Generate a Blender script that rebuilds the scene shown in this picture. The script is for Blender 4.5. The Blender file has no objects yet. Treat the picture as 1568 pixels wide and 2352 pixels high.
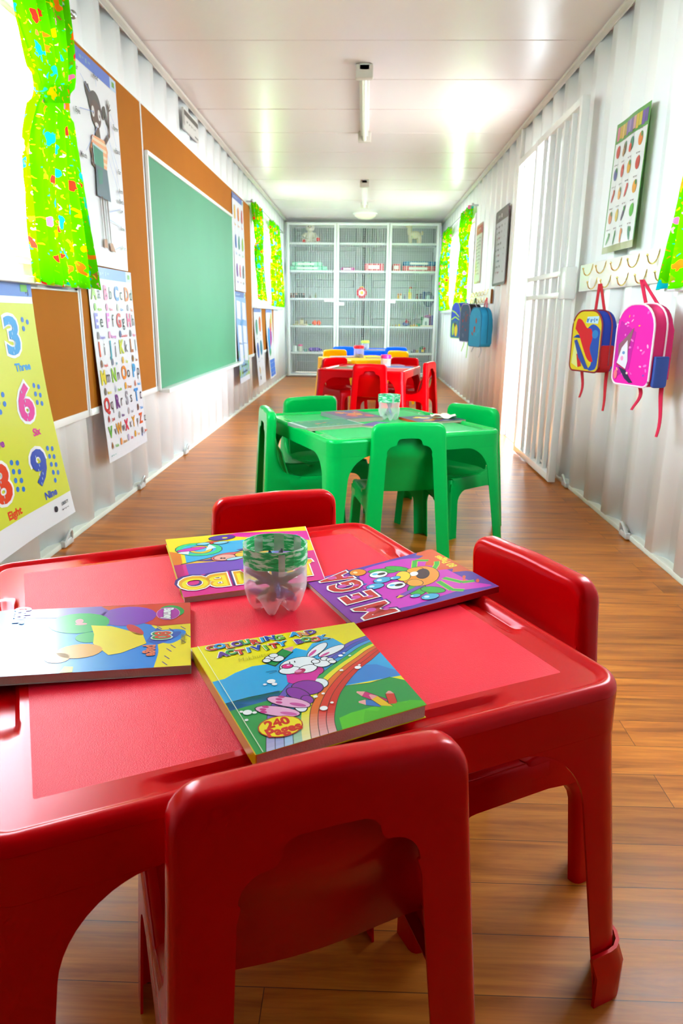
import bpy, bmesh, math, random
import numpy as np
from mathutils import Vector, Matrix
random.seed(7)
PI = math.pi
scn = bpy.context.scene
COL = scn.collection
def RAD(d): return math.radians(d)

# ------------------------------------------------------------------ camera, world, exposure
CX, CZ, YAW, PITCH, ROLL, FPX, CEIL, CUPY = 0.02543840, 0.92342452, 0.0287004, 0.27152545, 0.01043951, 1621.337, 2.2915, 11.097
cam = bpy.data.cameras.new('camera'); camo = bpy.data.objects.new('camera', cam); COL.objects.link(camo)
cam.sensor_fit = 'VERTICAL'; cam.sensor_height = 36.0; cam.sensor_width = 24.0
cam.lens = FPX / 2352 * 36.0; cam.clip_start = 0.02; cam.clip_end = 200
_f = Vector((-math.sin(YAW)*math.cos(PITCH), math.cos(YAW)*math.cos(PITCH), -math.sin(PITCH)))
_r = Vector((math.cos(YAW), math.sin(YAW), 0)); _u = _r.cross(_f)
_R = math.cos(ROLL)*_r + math.sin(ROLL)*_u; _U = -math.sin(ROLL)*_r + math.cos(ROLL)*_u
M = Matrix.Identity(4)
for i in range(3):
    M[i][0] = _R[i]; M[i][1] = _U[i]; M[i][2] = -_f[i]
M.translation = Vector((CX, 0, CZ)); camo.matrix_world = M
cam.dof.use_dof = True; cam.dof.focus_distance = 1.15; cam.dof.aperture_fstop = 11
scn.camera = camo
scn.view_settings.view_transform = 'Standard'; scn.view_settings.look = 'None'
scn.view_settings.exposure = 1.33; scn.view_settings.gamma = 1.0
try: scn.view_settings.use_curve_mapping = False
except Exception: pass
w = bpy.data.worlds.new('daylight'); scn.world = w; w.use_nodes = True
wn = w.node_tree; bg = wn.nodes['Background']
bg.inputs[0].default_value = (0.80, 0.92, 1.0, 1); bg.inputs[1].default_value = 12.0

# windows: (side, y0, y1, z0, z1)
ZW0, ZW1 = 1.09, 1.93
WINS = [(-1, 1.55, 3.02, ZW0, ZW1), (-1, 7.93, 10.30, ZW0-.03, ZW1), (1, 1.55, 2.72, ZW0, ZW1), (1, 8.05, 10.75, ZW0-.05, ZW1)]
DOOR = (4.90, 5.76, 0.0, 2.0)
XW = 1.187      # inner crest of the corrugated wall
def portal(side, y0, y1, z0, z1):
    l = bpy.data.lights.new('daylight_portal', 'AREA'); l.shape = 'RECTANGLE'; l.size = z1-z0; l.size_y = y1-y0
    l.cycles.is_portal = True
    o = bpy.data.objects.new('daylight_portal', l); COL.objects.link(o)
    o.location = (side*(XW+.06), (y0+y1)/2, (z0+z1)/2); o.rotation_euler = (0, side*PI/2, 0)
for s, a, b, c, d in WINS: portal(s, a, b, c, d)
portal(1, DOOR[0], DOOR[1], DOOR[2], DOOR[3])

# ------------------------------------------------------------------ helpers
def hexc(h):
    if not isinstance(h, str): return tuple(h)[:3]
    h = h.lstrip('#'); c = [int(h[i:i+2], 16)/255 for i in (0, 2, 4)]
    return tuple(x/12.92 if x <= .04045 else ((x+.055)/1.055)**2.4 for x in c)
def mat(name, color='#ffffff', rough=.5, tint=None, metal=0, coat=0, spec=.5, bump=0, bscale=200, trans=0, alpha=1, vary=0, vscale=6):
    m = bpy.data.materials.new(name); m.use_nodes = True; nt = m.node_tree; b = nt.nodes['Principled BSDF']
    c = hexc(color); b.inputs['Base Color'].default_value = (*c, 1); b.inputs['Roughness'].default_value = rough
    b.inputs['Metallic'].default_value = metal; b.inputs['Coat Weight'].default_value = coat
    b.inputs['Specular IOR Level'].default_value = spec; b.inputs['Transmission Weight'].default_value = trans
    b.inputs['Alpha'].default_value = alpha
    if tint: b.inputs['Specular Tint'].default_value = (*tint, 1)
    tc = nt.nodes.new('ShaderNodeTexCoord')
    n = nt.nodes.new('ShaderNodeTexNoise'); n.inputs['Scale'].default_value = vscale; n.inputs['Detail'].default_value = 3
    nt.links.new(tc.outputs['Object'], n.inputs['Vector'])
    if vary:
        mx = nt.nodes.new('ShaderNodeMix'); mx.data_type = 'RGBA'
        mx.inputs[6].default_value = (*[x*(1-vary) for x in c], 1); mx.inputs[7].default_value = (*[min(1, x*(1+vary)) for x in c], 1)
        nt.links.new(n.outputs['Fac'], mx.inputs[0]); nt.links.new(mx.outputs[2], b.inputs['Base Color'])
    if bump:
        n2 = nt.nodes.new('ShaderNodeTexNoise'); n2.inputs['Scale'].default_value = bscale
        nt.links.new(tc.outputs['Object'], n2.inputs['Vector'])
        bp = nt.nodes.new('ShaderNodeBump'); bp.inputs['Strength'].default_value = bump; bp.inputs['Distance'].default_value = .001
        nt.links.new(n2.outputs['Fac'], bp.inputs['Height']); nt.links.new(bp.outputs[0], b.inputs['Normal'])
    return m
MC = {}
def cm(color, rough=.5, **k):
    key = (color, rough, tuple(sorted(k.items())))
    if key not in MC: MC[key] = mat('paint_' + color.strip('#'), color, rough, **k)
    return MC[key]
def attr_mat(name, rough, coat=0, spec=.5, ink=1.0):
    m = bpy.data.materials.new(name); m.use_nodes = True; nt = m.node_tree; b = nt.nodes['Principled BSDF']
    a = nt.nodes.new('ShaderNodeAttribute'); a.attribute_name = 'Col'
    vm = nt.nodes.new('ShaderNodeVectorMath'); vm.operation = 'SCALE'; vm.inputs['Scale'].default_value = ink
    nt.links.new(a.outputs['Color'], vm.inputs[0]); nt.links.new(vm.outputs[0], b.inputs['Base Color'])
    b.inputs['Roughness'].default_value = rough; b.inputs['Coat Weight'].default_value = coat; b.inputs['Specular IOR Level'].default_value = spec
    b.inputs['Coat Roughness'].default_value = .08
    return m
PRINT_GLOSS = attr_mat('printed_gloss_cover', .28, .08, .35, .62)
PRINT_PAPER = attr_mat('printed_poster_paper', .35, .05, .4, .8)
PRINT_CLOTH = attr_mat('printed_fabric', .8)

def obj(name, me, mats, parent=None, kind=None, label=None, cat=None, group=None):
    o = bpy.data.objects.new(name, me); COL.objects.link(o)
    for m in (mats if isinstance(mats, (list, tuple)) else [mats]): me.materials.append(m)
    if parent is not None: o.parent = parent
    if kind: o['kind'] = kind
    if label: o['label'] = label
    if cat: o['category'] = cat
    if group: o['group'] = group
    return o
def thing(name, label, cat, loc=(0, 0, 0), rz=0, group=None, rx=0):
    o = bpy.data.objects.new(name, None); COL.objects.link(o); o.empty_display_size = .05
    o.location = loc; o.rotation_euler = (rx, 0, RAD(rz)); o['label'] = label; o['category'] = cat
    if group: o['group'] = group
    return o
def dup(root, loc=None, rz=None, label=None, group=None, recolor=None, scale=None):
    def cp(o, par):
        c = o.copy(); COL.objects.link(c); c.parent = par
        if recolor and o.type == 'MESH':
            for s in c.material_slots:
                mm = s.material
                if mm in recolor: s.link = 'OBJECT'; s.material = recolor[mm]
        for ch in o.children: cp(ch, c)
        return c
    r = cp(root, None)
    if loc is not None: r.location = loc
    if rz is not None: r.rotation_euler = (0, 0, RAD(rz))
    if scale: r.scale = (scale,)*3
    if label: r['label'] = label
    if group: r['group'] = group
    return r

def solid(o, th, off=0):
    md = o.modifiers.new('wall', 'SOLIDIFY'); md.thickness = th; md.offset = off
    es = o.modifiers.new('crisp_rims', 'EDGE_SPLIT'); es.split_angle = RAD(55)
class MB:
    def __init__(s): s.v = []; s.f = []; s.m = []; s.mi = 0; s.X = None; s.nb = 0
    def add(s, vs, fs):
        o = len(s.v)
        if s.X is not None: vs = [tuple(s.X @ Vector(p)) for p in vs]
        s.v += [tuple(p) for p in vs]; s.f += [tuple(i+o for i in f) for f in fs]; s.m += [s.mi]*len(fs); return s
    def box(s, x0, x1, y0, y1, z0, z1, bevel=0, seg=2):
        e = .00017*(s.nb % 9); s.nb += 1
        if min(x1-x0, y1-y0, z1-z0) > .006: x0 += e; x1 -= e; y0 += e; y1 -= e; z0 += e; z1 -= e
        if bevel:
            bm = bmesh.new(); bmesh.ops.create_cube(bm, size=1)
            for v in bm.verts: v.co = Vector(((x0+x1)/2+v.co.x*(x1-x0), (y0+y1)/2+v.co.y*(y1-y0), (z0+z1)/2+v.co.z*(z1-z0)))
            bmesh.ops.bevel(bm, geom=list(bm.edges), offset=bevel, segments=seg, affect='EDGES', profile=.5)
            s.frombm(bm); return s
        v = [(x, y, z) for z in (z0, z1) for y in (y0, y1) for x in (x0, x1)]
        return s.add(v, [(0, 2, 3, 1), (4, 5, 7, 6), (0, 1, 5, 4), (2, 6, 7, 3), (0, 4, 6, 2), (1, 3, 7, 5)])
    def frombm(s, bm):
        bm.verts.ensure_lookup_table(); bm.verts.index_update()
        s.add([tuple(v.co) for v in bm.verts], [tuple(v.index for v in f.verts) for f in bm.faces]); bm.free()
    def grid(s, rows, close_u=False, close_v=False):
        nr, nc = len(rows), len(rows[0]); vs = [p for r in rows for p in r]; fs = []
        for i in range(nr if close_v else nr-1):
            for j in range(nc if close_u else nc-1):
                a = i*nc+j; b = i*nc+(j+1) % nc; i2 = (i+1) % nr
                fs.append((a, b, i2*nc+(j+1) % nc, i2*nc+j))
        return s.add(vs, fs)
    def tube(s, pts, r, n=8, caps=True):
        pts = [Vector(p) for p in pts]; rows = []
        rr = r if isinstance(r, (list, tuple)) else [r]*len(pts)
        up = Vector((0, 0, 1))
        for i, p in enumerate(pts):
            d = (pts[min(i+1, len(pts)-1)] - pts[max(i-1, 0)])
            d = d.normalized() if d.length > 1e-9 else Vector((0, 0, 1))
            a = up if abs(d.dot(up)) < .95 else Vector((1, 0, 0))
            x = d.cross(a).normalized(); y = x.cross(d)
            rows.append([tuple(p + x*rr[i]*math.cos(2*PI*k/n) + y*rr[i]*math.sin(2*PI*k/n)) for k in range(n)])
        o = len(s.v); s.grid(rows, close_u=True)
        if caps:
            s.f += [tuple(o+k for k in range(n))[::-1], tuple(o+(len(pts)-1)*n+k for k in range(n))]; s.m += [s.mi]*2
        return s
    def lathe(s, prof, n=24, c=(0, 0, 0), sx=1, sy=1):
        rows = [[(c[0]+r*sx*math.cos(2*PI*k/n), c[1]+r*sy*math.sin(2*PI*k/n), c[2]+z) for k in range(n)] for r, z in prof]
        return s.grid(rows, close_u=True)
    def ball(s, c, r, n=14, q=8):
        if not isinstance(r, (list, tuple)): r = (r, r, r)
        rows = [[(c[0]+r[0]*math.sin(PI*i/q)*math.cos(2*PI*k/n), c[1]+r[1]*math.sin(PI*i/q)*math.sin(2*PI*k/n), c[2]+r[2]*math.cos(PI*i/q)) for k in range(n)] for i in range(q+1)]
        return s.grid(rows, close_u=True)
    def prism(s, pts, a0, a1, axis='y', bevel=0, seg=2):
        def P(p, a): return {'y': (p[0], a, p[1]), 'z': (p[0], p[1], a), 'x': (a, p[0], p[1])}[axis]
        bm = bmesh.new(); n = len(pts)
        A = [bm.verts.new(P(p, a0)) for p in pts]; B = [bm.verts.new(P(p, a1)) for p in pts]
        fa = bm.faces.new(A); fb = bm.faces.new(B[::-1])
        for i in range(n): bm.faces.new((A[(i+1) % n], A[i], B[i], B[(i+1) % n]))
        if bevel:
            bmesh.ops.bevel(bm, geom=list(set(fa.edges) | set(fb.edges)), offset=bevel, segments=seg, affect='EDGES', profile=.5)
        s.frombm(bm); return s
    def mesh(s, name, smooth=35, fix=True):
        me = bpy.data.meshes.new(name); me.from_pydata(s.v, [], s.f); me.polygons.foreach_set('material_index', s.m)
        if fix:
            bm = bmesh.new(); bm.from_mesh(me); bmesh.ops.remove_doubles(bm, verts=bm.verts, dist=1e-6)
            bmesh.ops.recalc_face_normals(bm, faces=bm.faces); bm.to_mesh(me); bm.free()
        me.shade_smooth()
        if smooth: me.set_sharp_from_angle(angle=RAD(smooth))
        return me
    def build(s, name, mats, parent=None, smooth=35, fix=True, **k):
        return obj(name, s.mesh(name, smooth, fix), mats, parent, **k)
def rrect(x0, x1, y0, y1, r, n=6):
    if not isinstance(r, (list, tuple)): r = [r]*4
    out = []
    for (cx, cy, sx, sy, a, R) in ((x1, y0, -1, 1, -90, r[0]), (x1, y1, -1, -1, 0, r[1]), (x0, y1, 1, -1, 90, r[2]), (x0, y0, 1, 1, 180, r[3])):
        for i in range(n+1):
            t = RAD(a+90*i/n); out.append((cx+sx*R+R*math.cos(t), cy+sy*R+R*math.sin(t)))
    return out
def catmull(pts, n=8):
    P = [pts[0]]+list(pts)+[pts[-1]]; out = []
    for i in range(1, len(P)-2):
        a, b, c, d = [np.array(P[j], float) for j in (i-1, i, i+1, i+2)]
        for k in range(n):
            t = k/n; out.append(tuple(.5*((2*b)+(-a+c)*t+(2*a-5*b+4*c-d)*t*t+(-a+3*b-3*c+d)*t**3)))
    out.append(tuple(pts[-1])); return out
def lerp(a, b, t): return a+(b-a)*t
def interp(x, xs, ys): return float(np.interp(x, xs, ys))

# ---- flat printed artwork: polygons with a colour attribute, laid in thin layers on a surface
_tc = {}
def text_polys(s, bold=0.0, shear=0.0, space=1.0):
    key = (s, bold, shear, space)
    if key in _tc: return _tc[key]
    cu = bpy.data.curves.new('lettering', 'FONT'); cu.body = s; cu.size = 1; cu.offset = bold; cu.resolution_u = 3; cu.shear = shear; cu.space_character = space
    cu.align_x = 'CENTER'; cu.align_y = 'CENTER'
    o = bpy.data.objects.new('lettering', cu); COL.objects.link(o); bpy.context.view_layer.update()
    me = o.evaluated_get(bpy.context.evaluated_depsgraph_get()).to_mesh()
    V = [(v.co.x, v.co.y) for v in me.vertices]; out = [[V[i] for i in p.vertices] for p in me.polygons]
    o.evaluated_get(bpy.context.evaluated_depsgraph_get()).to_mesh_clear()
    bpy.data.objects.remove(o); bpy.data.curves.remove(cu)
    _tc[key] = out; return out
class Art:
    def __init__(s, dh=.00025): s.F = []; s.L = 0; s.dh = dh
    def up(s, n=1): s.L += n; return s
    def poly(s, pts, col, L=None): s.F.append(([(p[0], p[1], (s.L if L is None else L)*s.dh) for p in pts], hexc(col))); return s
    def rect(s, x0, y0, x1, y1, col, n=1, m=1, L=None):
        for i in range(n):
            for j in range(m):
                a, b = lerp(x0, x1, i/n), lerp(x0, x1, (i+1)/n); c, d = lerp(y0, y1, j/m), lerp(y0, y1, (j+1)/m)
                s.poly([(a, c), (b, c), (b, d), (a, d)], col, L)
        return s
    def ell(s, x, y, rx, ry, col, rot=0, n=18, L=None):
        c, q = math.cos(RAD(rot)), math.sin(RAD(rot)); p = []
        for i in range(n):
            t = 2*PI*i/n; u, v = rx*math.cos(t), ry*math.sin(t); p.append((x+u*c-v*q, y+u*q+v*c))
        return s.poly(p, col, L)
    def oell(s, x, y, rx, ry, col, rot=0, ow=.0015, oc='#1a1a2a'):
        s.ell(x, y, rx+ow, ry+ow, oc, rot); s.up(); s.ell(x, y, rx, ry, col, rot); s.up(); return s
    def line(s, pts, wd, col, L=None):
        P = [Vector((p[0], p[1])) for p in pts]; A = []; B = []
        for i, p in enumerate(P):
            d = (P[min(i+1, len(P)-1)]-P[max(0, i-1)]); d = d.normalized() if d.length else Vector((1, 0)); n = Vector((-d.y, d.x))
            ww = (wd[i] if isinstance(wd, (list, tuple)) else wd)/2
            A.append(tuple(p+n*ww)); B.append(tuple(p-n*ww))
        for i in range(len(P)-1): s.poly([A[i], A[i+1], B[i+1], B[i]], col, L)
        return s
    def text(s, t, x, y, size, col, rot=0, bold=.02, sx=1, shear=0, L=None, space=1.0):
        c, q = math.cos(RAD(rot)), math.sin(RAD(rot))
        for pl in text_polys(t, bold, shear, space):
            s.poly([(x+(u*sx*c-v*q)*size, y+(u*sx*q+v*c)*size) for u, v in pl], col, L)
        return s
    def marks(s, x, y, wd, ht, col, n=5, L=None):      # print too small to read: short strokes of uneven length
        q = x-wd/2
        for i in range(n):
            l = wd/n*(.55+.3*math.sin(i*2.7+x*9)); s.rect(q, y-ht/2*(.6+.4*math.cos(i*3.1)), q+l, y+ht/2*(.7+.3*math.sin(i*1.9)), col, L=L); q += wd/n
        return s
    def slab(s, pts, h0, h1, col, side=None):
        n = len(pts); c = hexc(col); d = hexc(side or col)
        s.F.append(([(p[0], p[1], h1) for p in pts], c)); s.F.append(([(p[0], p[1], h0) for p in pts[::-1]], d))
        for i in range(n):
            a, b = pts[i], pts[(i+1) % n]; s.F.append(([(a[0], a[1], h0), (b[0], b[1], h0), (b[0], b[1], h1), (a[0], a[1], h1)], d))
        return s
    def build(s, name, mt, parent=None, fn=None, **k):
        vs = []; fs = []; cs = []
        for pts, c in s.F:
            o = len(vs); vs += [fn(*p) if fn else p for p in pts]; fs.append(tuple(range(o, o+len(pts)))); cs.append(c)
        me = bpy.data.meshes.new(name); me.from_pydata(vs, [], fs)
        at = me.color_attributes.new('Col', 'FLOAT_COLOR', 'CORNER')
        buf = []
        for f, c in zip(fs, cs): buf += [c[0], c[1], c[2], 1]*len(f)
        at.data.foreach_set('color', buf)
        return obj(name, me, mt, parent, **k)

# ------------------------------------------------------------------ shell materials
WALLM = mat('painted_steel_white', '#f5f8fb', .28, coat=.15, bump=.15, bscale=18, vary=.02, vscale=2)
CEILM = mat('ceiling_panel', '#e4d8d8', .3, coat=.04, spec=.4, vary=.02, vscale=1.5)  # base colour carries the warm pink bounce from red tables and floor
DARK = mat('dark_gap', '#3a332f', .8, vary=.2)
TRIM = mat('white_trim', '#e8e9e8', .35, vary=.03)
FRAME = mat('white_frame', '#f2f4f5', .3, coat=.2, vary=.02)
BRASS = mat('brass', '#ecd68a', .22, metal=1, vary=.05)
STEEL = mat('steel', '#b9bcc0', .3, metal=1, vary=.08)
def floor_mat():
    m = bpy.data.materials.new('laminate_floor'); m.use_nodes = True; nt = m.node_tree; b = nt.nodes['Principled BSDF']; N = nt.nodes.new; Lk = nt.links.new
    tc = N('ShaderNodeTexCoord')
    mp = N('ShaderNodeMapping'); mp.inputs['Location'].default_value = (.10, .044, 0); Lk(tc.outputs['Object'], mp.inputs[0])
    br = N('ShaderNodeTexBrick'); br.inputs['Scale'].default_value = 1; br.inputs['Brick Width'].default_value = 1.19; br.inputs['Row Height'].default_value = .1035
    br.inputs['Mortar Size'].default_value = .0007; br.inputs['Mortar Smooth'].default_value = .1; br.offset = .37; br.offset_frequency = 2
    br.inputs['Color1'].default_value = (0, 0, 0, 1); br.inputs['Color2'].default_value = (1, 1, 1, 1); br.inputs['Bias'].default_value = 0
    Lk(mp.outputs[0], br.inputs['Vector'])
    # per-plank offset of the grain
    vo = N('ShaderNodeVectorMath'); vo.operation = 'MULTIPLY_ADD'; Lk(br.outputs['Color'], vo.inputs[0]); vo.inputs[1].default_value = (7, 3, 5); Lk(tc.outputs['Object'], vo.inputs[2])
    ms = N('ShaderNodeMapping'); ms.inputs['Scale'].default_value = (1.6, 16, 1); Lk(vo.outputs[0], ms.inputs[0])
    n1 = N('ShaderNodeTexNoise'); n1.inputs['Scale'].default_value = 1.6; n1.inputs['Detail'].default_value = 6; n1.inputs['Roughness'].default_value = .6; n1.inputs['Distortion'].default_value = .6; Lk(ms.outputs[0], n1.inputs['Vector'])
    ms2 = N('ShaderNodeMapping'); ms2.inputs['Scale'].default_value = (4, 90, 1); Lk(vo.outputs[0], ms2.inputs[0])
    n2 = N('ShaderNodeTexNoise'); n2.inputs['Scale'].default_value = 1.5; n2.inputs['Detail'].default_value = 4; Lk(ms2.outputs[0], n2.inputs['Vector'])
    cr = N('ShaderNodeValToRGB'); e = cr.color_ramp.elements
    e[0].position = .28; e[0].color = (*hexc('#8e4c10'), 1); e[1].position = .74; e[1].color = (*hexc('#dd8c30'), 1)
    x = cr.color_ramp.elements.new(.5); x.color = (*hexc('#c27020'), 1); Lk(n1.outputs['Fac'], cr.inputs[0])
    mx = N('ShaderNodeMix'); mx.data_type = 'RGBA'; mx.blend_type = 'MULTIPLY'; mx.inputs[0].default_value = .38; Lk(cr.outputs[0], mx.inputs[6])
    cr2 = N('ShaderNodeValToRGB'); cr2.color_ramp.elements[0].position = .3; cr2.color_ramp.elements[0].color = (.45, .36, .3, 1); cr2.color_ramp.elements[1].position = .62; cr2.color_ramp.elements[1].color = (1, 1, 1, 1)
    Lk(n2.outputs['Fac'], cr2.inputs[0]); Lk(cr2.outputs[0], mx.inputs[7])
    # knots
    mk = N('ShaderNodeMapping'); mk.inputs['Scale'].default_value = (2.3, 6.5, 1); Lk(vo.outputs[0], mk.inputs[0])
    vk = N('ShaderNodeTexVoronoi'); vk.inputs['Scale'].default_value = 1; Lk(mk.outputs[0], vk.inputs['Vector'])
    rk = N('ShaderNodeMapRange'); rk.inputs['From Min'].default_value = .03; rk.inputs['From Max'].default_value = .13; Lk(vk.outputs['Distance'], rk.inputs[0])
    mk2 = N('ShaderNodeMix'); mk2.data_type = 'RGBA'; mk2.inputs[6].default_value = (*hexc('#6d3d17'), 1); Lk(rk.outputs[0], mk2.inputs[0]); Lk(mx.outputs[2], mk2.inputs[7])
    # plank-to-plank tone + seam
    hv = N('ShaderNodeHueSaturation'); rt = N('ShaderNodeMapRange'); rt.inputs['To Min'].default_value = .86; rt.inputs['To Max'].default_value = 1.14; Lk(br.outputs['Color'], rt.inputs[0]); Lk(rt.outputs[0], hv.inputs['Value']); Lk(mk2.outputs[2], hv.inputs['Color'])
    se = N('ShaderNodeMix'); se.data_type = 'RGBA'; se.inputs[7].default_value = (*hexc('#5a3414'), 1); Lk(br.outputs['Fac'], se.inputs[0]); Lk(hv.outputs[0], se.inputs[6])
    Lk(se.outputs[2], b.inputs['Base Color']); b.inputs['Roughness'].default_value = .3; b.inputs['Specular IOR Level'].default_value = .32
    rr = N('ShaderNodeMapRange'); rr.inputs['To Min'].default_value = .24; rr.inputs['To Max'].default_value = .42; Lk(n1.outputs['Fac'], rr.inputs[0]); Lk(rr.outputs[0], b.inputs['Roughness'])
    return m
FLOORM = floor_mat()
PANE = bpy.data.materials.new('window_glass'); PANE.use_nodes = True
_nt = PANE.node_tree; _nt.nodes.remove(_nt.nodes['Principled BSDF']); _t = _nt.nodes.new('ShaderNodeBsdfTransparent'); _g = _nt.nodes.new('ShaderNodeBsdfGlossy'); _g.inputs['Roughness'].default_value = .02
_mx = _nt.nodes.new('ShaderNodeMixShader'); _mx.inputs[0].default_value = .06; _nt.links.new(_t.outputs[0], _mx.inputs[1]); _nt.links.new(_g.outputs[0], _mx.inputs[2]); _nt.links.new(_mx.outputs[0], _nt.nodes['Material Output'].inputs[0])

# ------------------------------------------------------------------ room shell
YB, YE = -.6, 11.75       # wall behind the photographer, container doors at the far end
MB().box(-1.19, 1.19, YB, YE, -.05, 0).build('floor', FLOORM, kind='structure')
MB().box(-14, 14, -12, 26, -.32, -.3).build('ground', mat('concrete_yard', '#b9b4a8', .9, vary=.1), kind='structure')
def corr_wall(name, side, y0, y1, holes):
    pitch = .278; prof = []
    y = y0-.03
    while y < y1+pitch:
        for dy, dx in ((0, 0), (.072, 0), (.140, .036), (.210, .036)): prof.append((y+dy, dx))
        y += pitch
    zs = sorted({0.0, CEIL+.03} | {z for h in holes for z in (h[2], h[3])}); ys = sorted({h[i] for h in holes for i in (0, 1)})
    P = dict(prof)
    for yy in ys: P[yy] = float(np.interp(yy, [p[0] for p in prof], [p[1] for p in prof]))
    pr = [(k, P[k]) for k in sorted(P) if y0 <= k <= y1]
    mb = MB()
    for i in range(len(pr)-1):
        (a, da), (b, db) = pr[i], pr[i+1]; mid = (a+b)/2
        for j in range(len(zs)-1):
            zm = (zs[j]+zs[j+1])/2
            if any(h[0] < mid < h[1] and h[2] < zm < h[3] for h in holes): continue
            X0, X1 = side*(XW+da), side*(XW+db)
            mb.add([(X0, a, zs[j]), (X1, b, zs[j]), (X1, b, zs[j+1]), (X0, a, zs[j+1])], [(0, 1, 2, 3)])
    o = mb.build(name, WALLM, kind='structure', smooth=20)
    md = o.modifiers.new('sheet', 'SOLIDIFY'); md.thickness = .003; md.offset = -1 if side < 0 else 1
    return o
corr_wall('wall_left', -1, YB, YE, [w_[1:] for w_ in WINS if w_[0] < 0])
corr_wall('wall_right', 1, YB, YE, [w_[1:] for w_ in WINS if w_[0] > 0] + [DOOR])
MB().box(-1.24, 1.24, YB-.04, YB, 0, CEIL+.03).build('wall_front', mat('unseen_dark_board', '#3b2c22', .7, vary=.15, vscale=5), kind='structure')  # unseen wall, its dark board made up to keep near faces dim
for s, n in ((-1, 'left'), (1, 'right')):
    mb = MB()
    segs = [(YB, YE)] if s < 0 else [(YB, DOOR[0]-.03), (DOOR[1]+.03, YE)]
    for a, b in segs: mb.box(min(s*1.183, s*1.225), max(s*1.183, s*1.225), a, b, 0, .024, .004)
    mb.build('baseboard_'+n, mat('cream_sealant_'+n, '#dfe2d6', .6, vary=.08, vscale=9), kind='structure')
# ceiling panels with open joints
joints = [YB, .2, .87, 1.53, 2.19, 2.85, 3.51, 4.163, 4.791, 5.43, 6.078, 6.757, 7.414, 8.045, 8.65, 9.40, 10.15, 10.9, YE]
mb = MB()
for a, b in zip(joints[:-1], joints[1:]):
    g = .014 if abs(b-9.40) < .01 else .003; g0 = .014 if abs(a-9.40) < .01 else .003
    mb.box(-1.23, 1.23, a+g0, b-g, CEIL, CEIL+.02, .003, 1)
mb.build('ceiling', CEILM, kind='structure')
MB().box(-1.3, 1.3, YB-.1, YE+.1, CEIL+.03, CEIL+.06).build('roof_deck', DARK, kind='structure')
for s, n in ((-1, 1), (1, 2)):
    mb = MB(); mb.box(min(s*1.15, s*1.186), max(s*1.15, s*1.186), YB, YE, CEIL-.028, CEIL-.012, .003); mb.box(min(s*1.18, s*1.187), max(s*1.18, s*1.187), YB, YE, CEIL-.03, CEIL, .002)
    mb.build('trim_%d' % n, mat('cornice_angle_%d' % n, '#cfc8c0', .45, vary=.06), kind='structure')
    for k in range(int((YE-YB)/.278)):      # dark clips where the cornice bridges a corrugation
        pass
# far container doors
mb = MB(); zz = [(.0, .0)]
z = .12
mb.box(-1.24, 1.24, YE+.04, YE+.06, 0, CEIL+.03)
for xa, xb in ((-1.19, -1.08), (-.13, -.02), (.02, .13), (1.08, 1.19)): mb.box(xa, xb, YE-.03, YE+.04, 0, CEIL+.02, .004)
for xa, xb in ((-1.08, -.13), (.13, 1.08)):
    for z0 in (.02, .40, .52, .92, 1.04, 1.42, 1.54, 1.94, 2.06): pass
    for z0, z1 in ((.02, .20), (.30, .78), (.88, 1.36), (1.46, 1.90), (2.0, 2.24)): mb.box(xa, xb, YE-.01, YE+.03, z0, z1, .012, 1)
mb.build('wall_back', mat('container_door_grey', '#bcc6c5', .5, vary=.04), kind='structure')
MB().box(-.018, .018, YE-.012, YE+.03, 0, CEIL).build('trim_3', mat('rubber_seal', '#55585a', .7, vary=.1), kind='structure')

# windows
def window(n, s, y0, y1, z0, z1):
    mb = MB(); X = lambda a, b: (min(s*a, s*b), max(s*a, s*b))
    xi, xo = X(XW-.02, XW+.05); t = .045
    mb.box(xi, xo, y0-t, y1+t, z0-t, z0, .004); mb.box(xi, xo, y0-t, y1+t, z1, z1+t, .004)
    mb.box(xi, xo, y0-t, y0, z0-t, z1+t, .004); mb.box(xi, xo, y1, y1+t, z0-t, z1+t, .004)
    xa, xb = X(XW+.01, XW+.04)
    for c in ((y0+y1)/2,): mb.box(xa, xb, c-.018, c+.018, z0, z1, .003)
    mb.box(xa, xb, y0, y1, z0, z0+.028, .003); mb.box(xa, xb, y0, y1, z1-.028, z1, .003)
    mb.box(xa, xb, y0, y0+.025, z0, z1, .003); mb.box(xa, xb, y1-.025, y1, z0, z1, .003)
    o = mb.build('window_%d' % n, FRAME, kind='structure')
    ga, gb = X(XW+.022, XW+.026)
    MB().box(ga, gb, y0, y1, z0, z1).build('pane', PANE, o)
    sa, sb = X(XW-.055, XW+.0); MB().box(sa, sb, y0-.06, y1+.06, z0-.07, z0-.045, .005).build('sill', FRAME, o)
for i, w_ in enumerate(WINS): window(i+1, *w_)

# door opening, frame and steel leaf standing open outside
mb = MB(); y0, y1, z0, z1 = DOOR
mb.box(1.15, 1.245, y1, y1+.05, 0, z1+.05, .004); mb.box(1.17, 1.245, y0-.04, y0, 0, z1+.05, .004); mb.box(1.15, 1.245, y0-.04, y1+.05, z1, z1+.05, .004)
mb.box(1.19, 1.24, y1-.03, y1, 0, z1, .003)
do = mb.build('door_1', FRAME, kind='structure')
MB().box(1.175, 1.25, y0, y1, -.01, .006, .002).build('threshold', STEEL, do)
m2 = MB(); m2.box(1.26, 2.05, y1+.03, y1+.07, -.02, 2.02, .004)
for k in range(5): m2.box(1.32+k*.145, 1.40+k*.145, y1+.015, y1+.032, .08, 1.92, .006)
m2.build('door_leaf', FRAME, do)
mb = MB().box(1.160, 1.186, 5.80, 5.83, 2.05, CEIL-.02, .004); mb.build('trim_4', TRIM, kind='structure')

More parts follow.
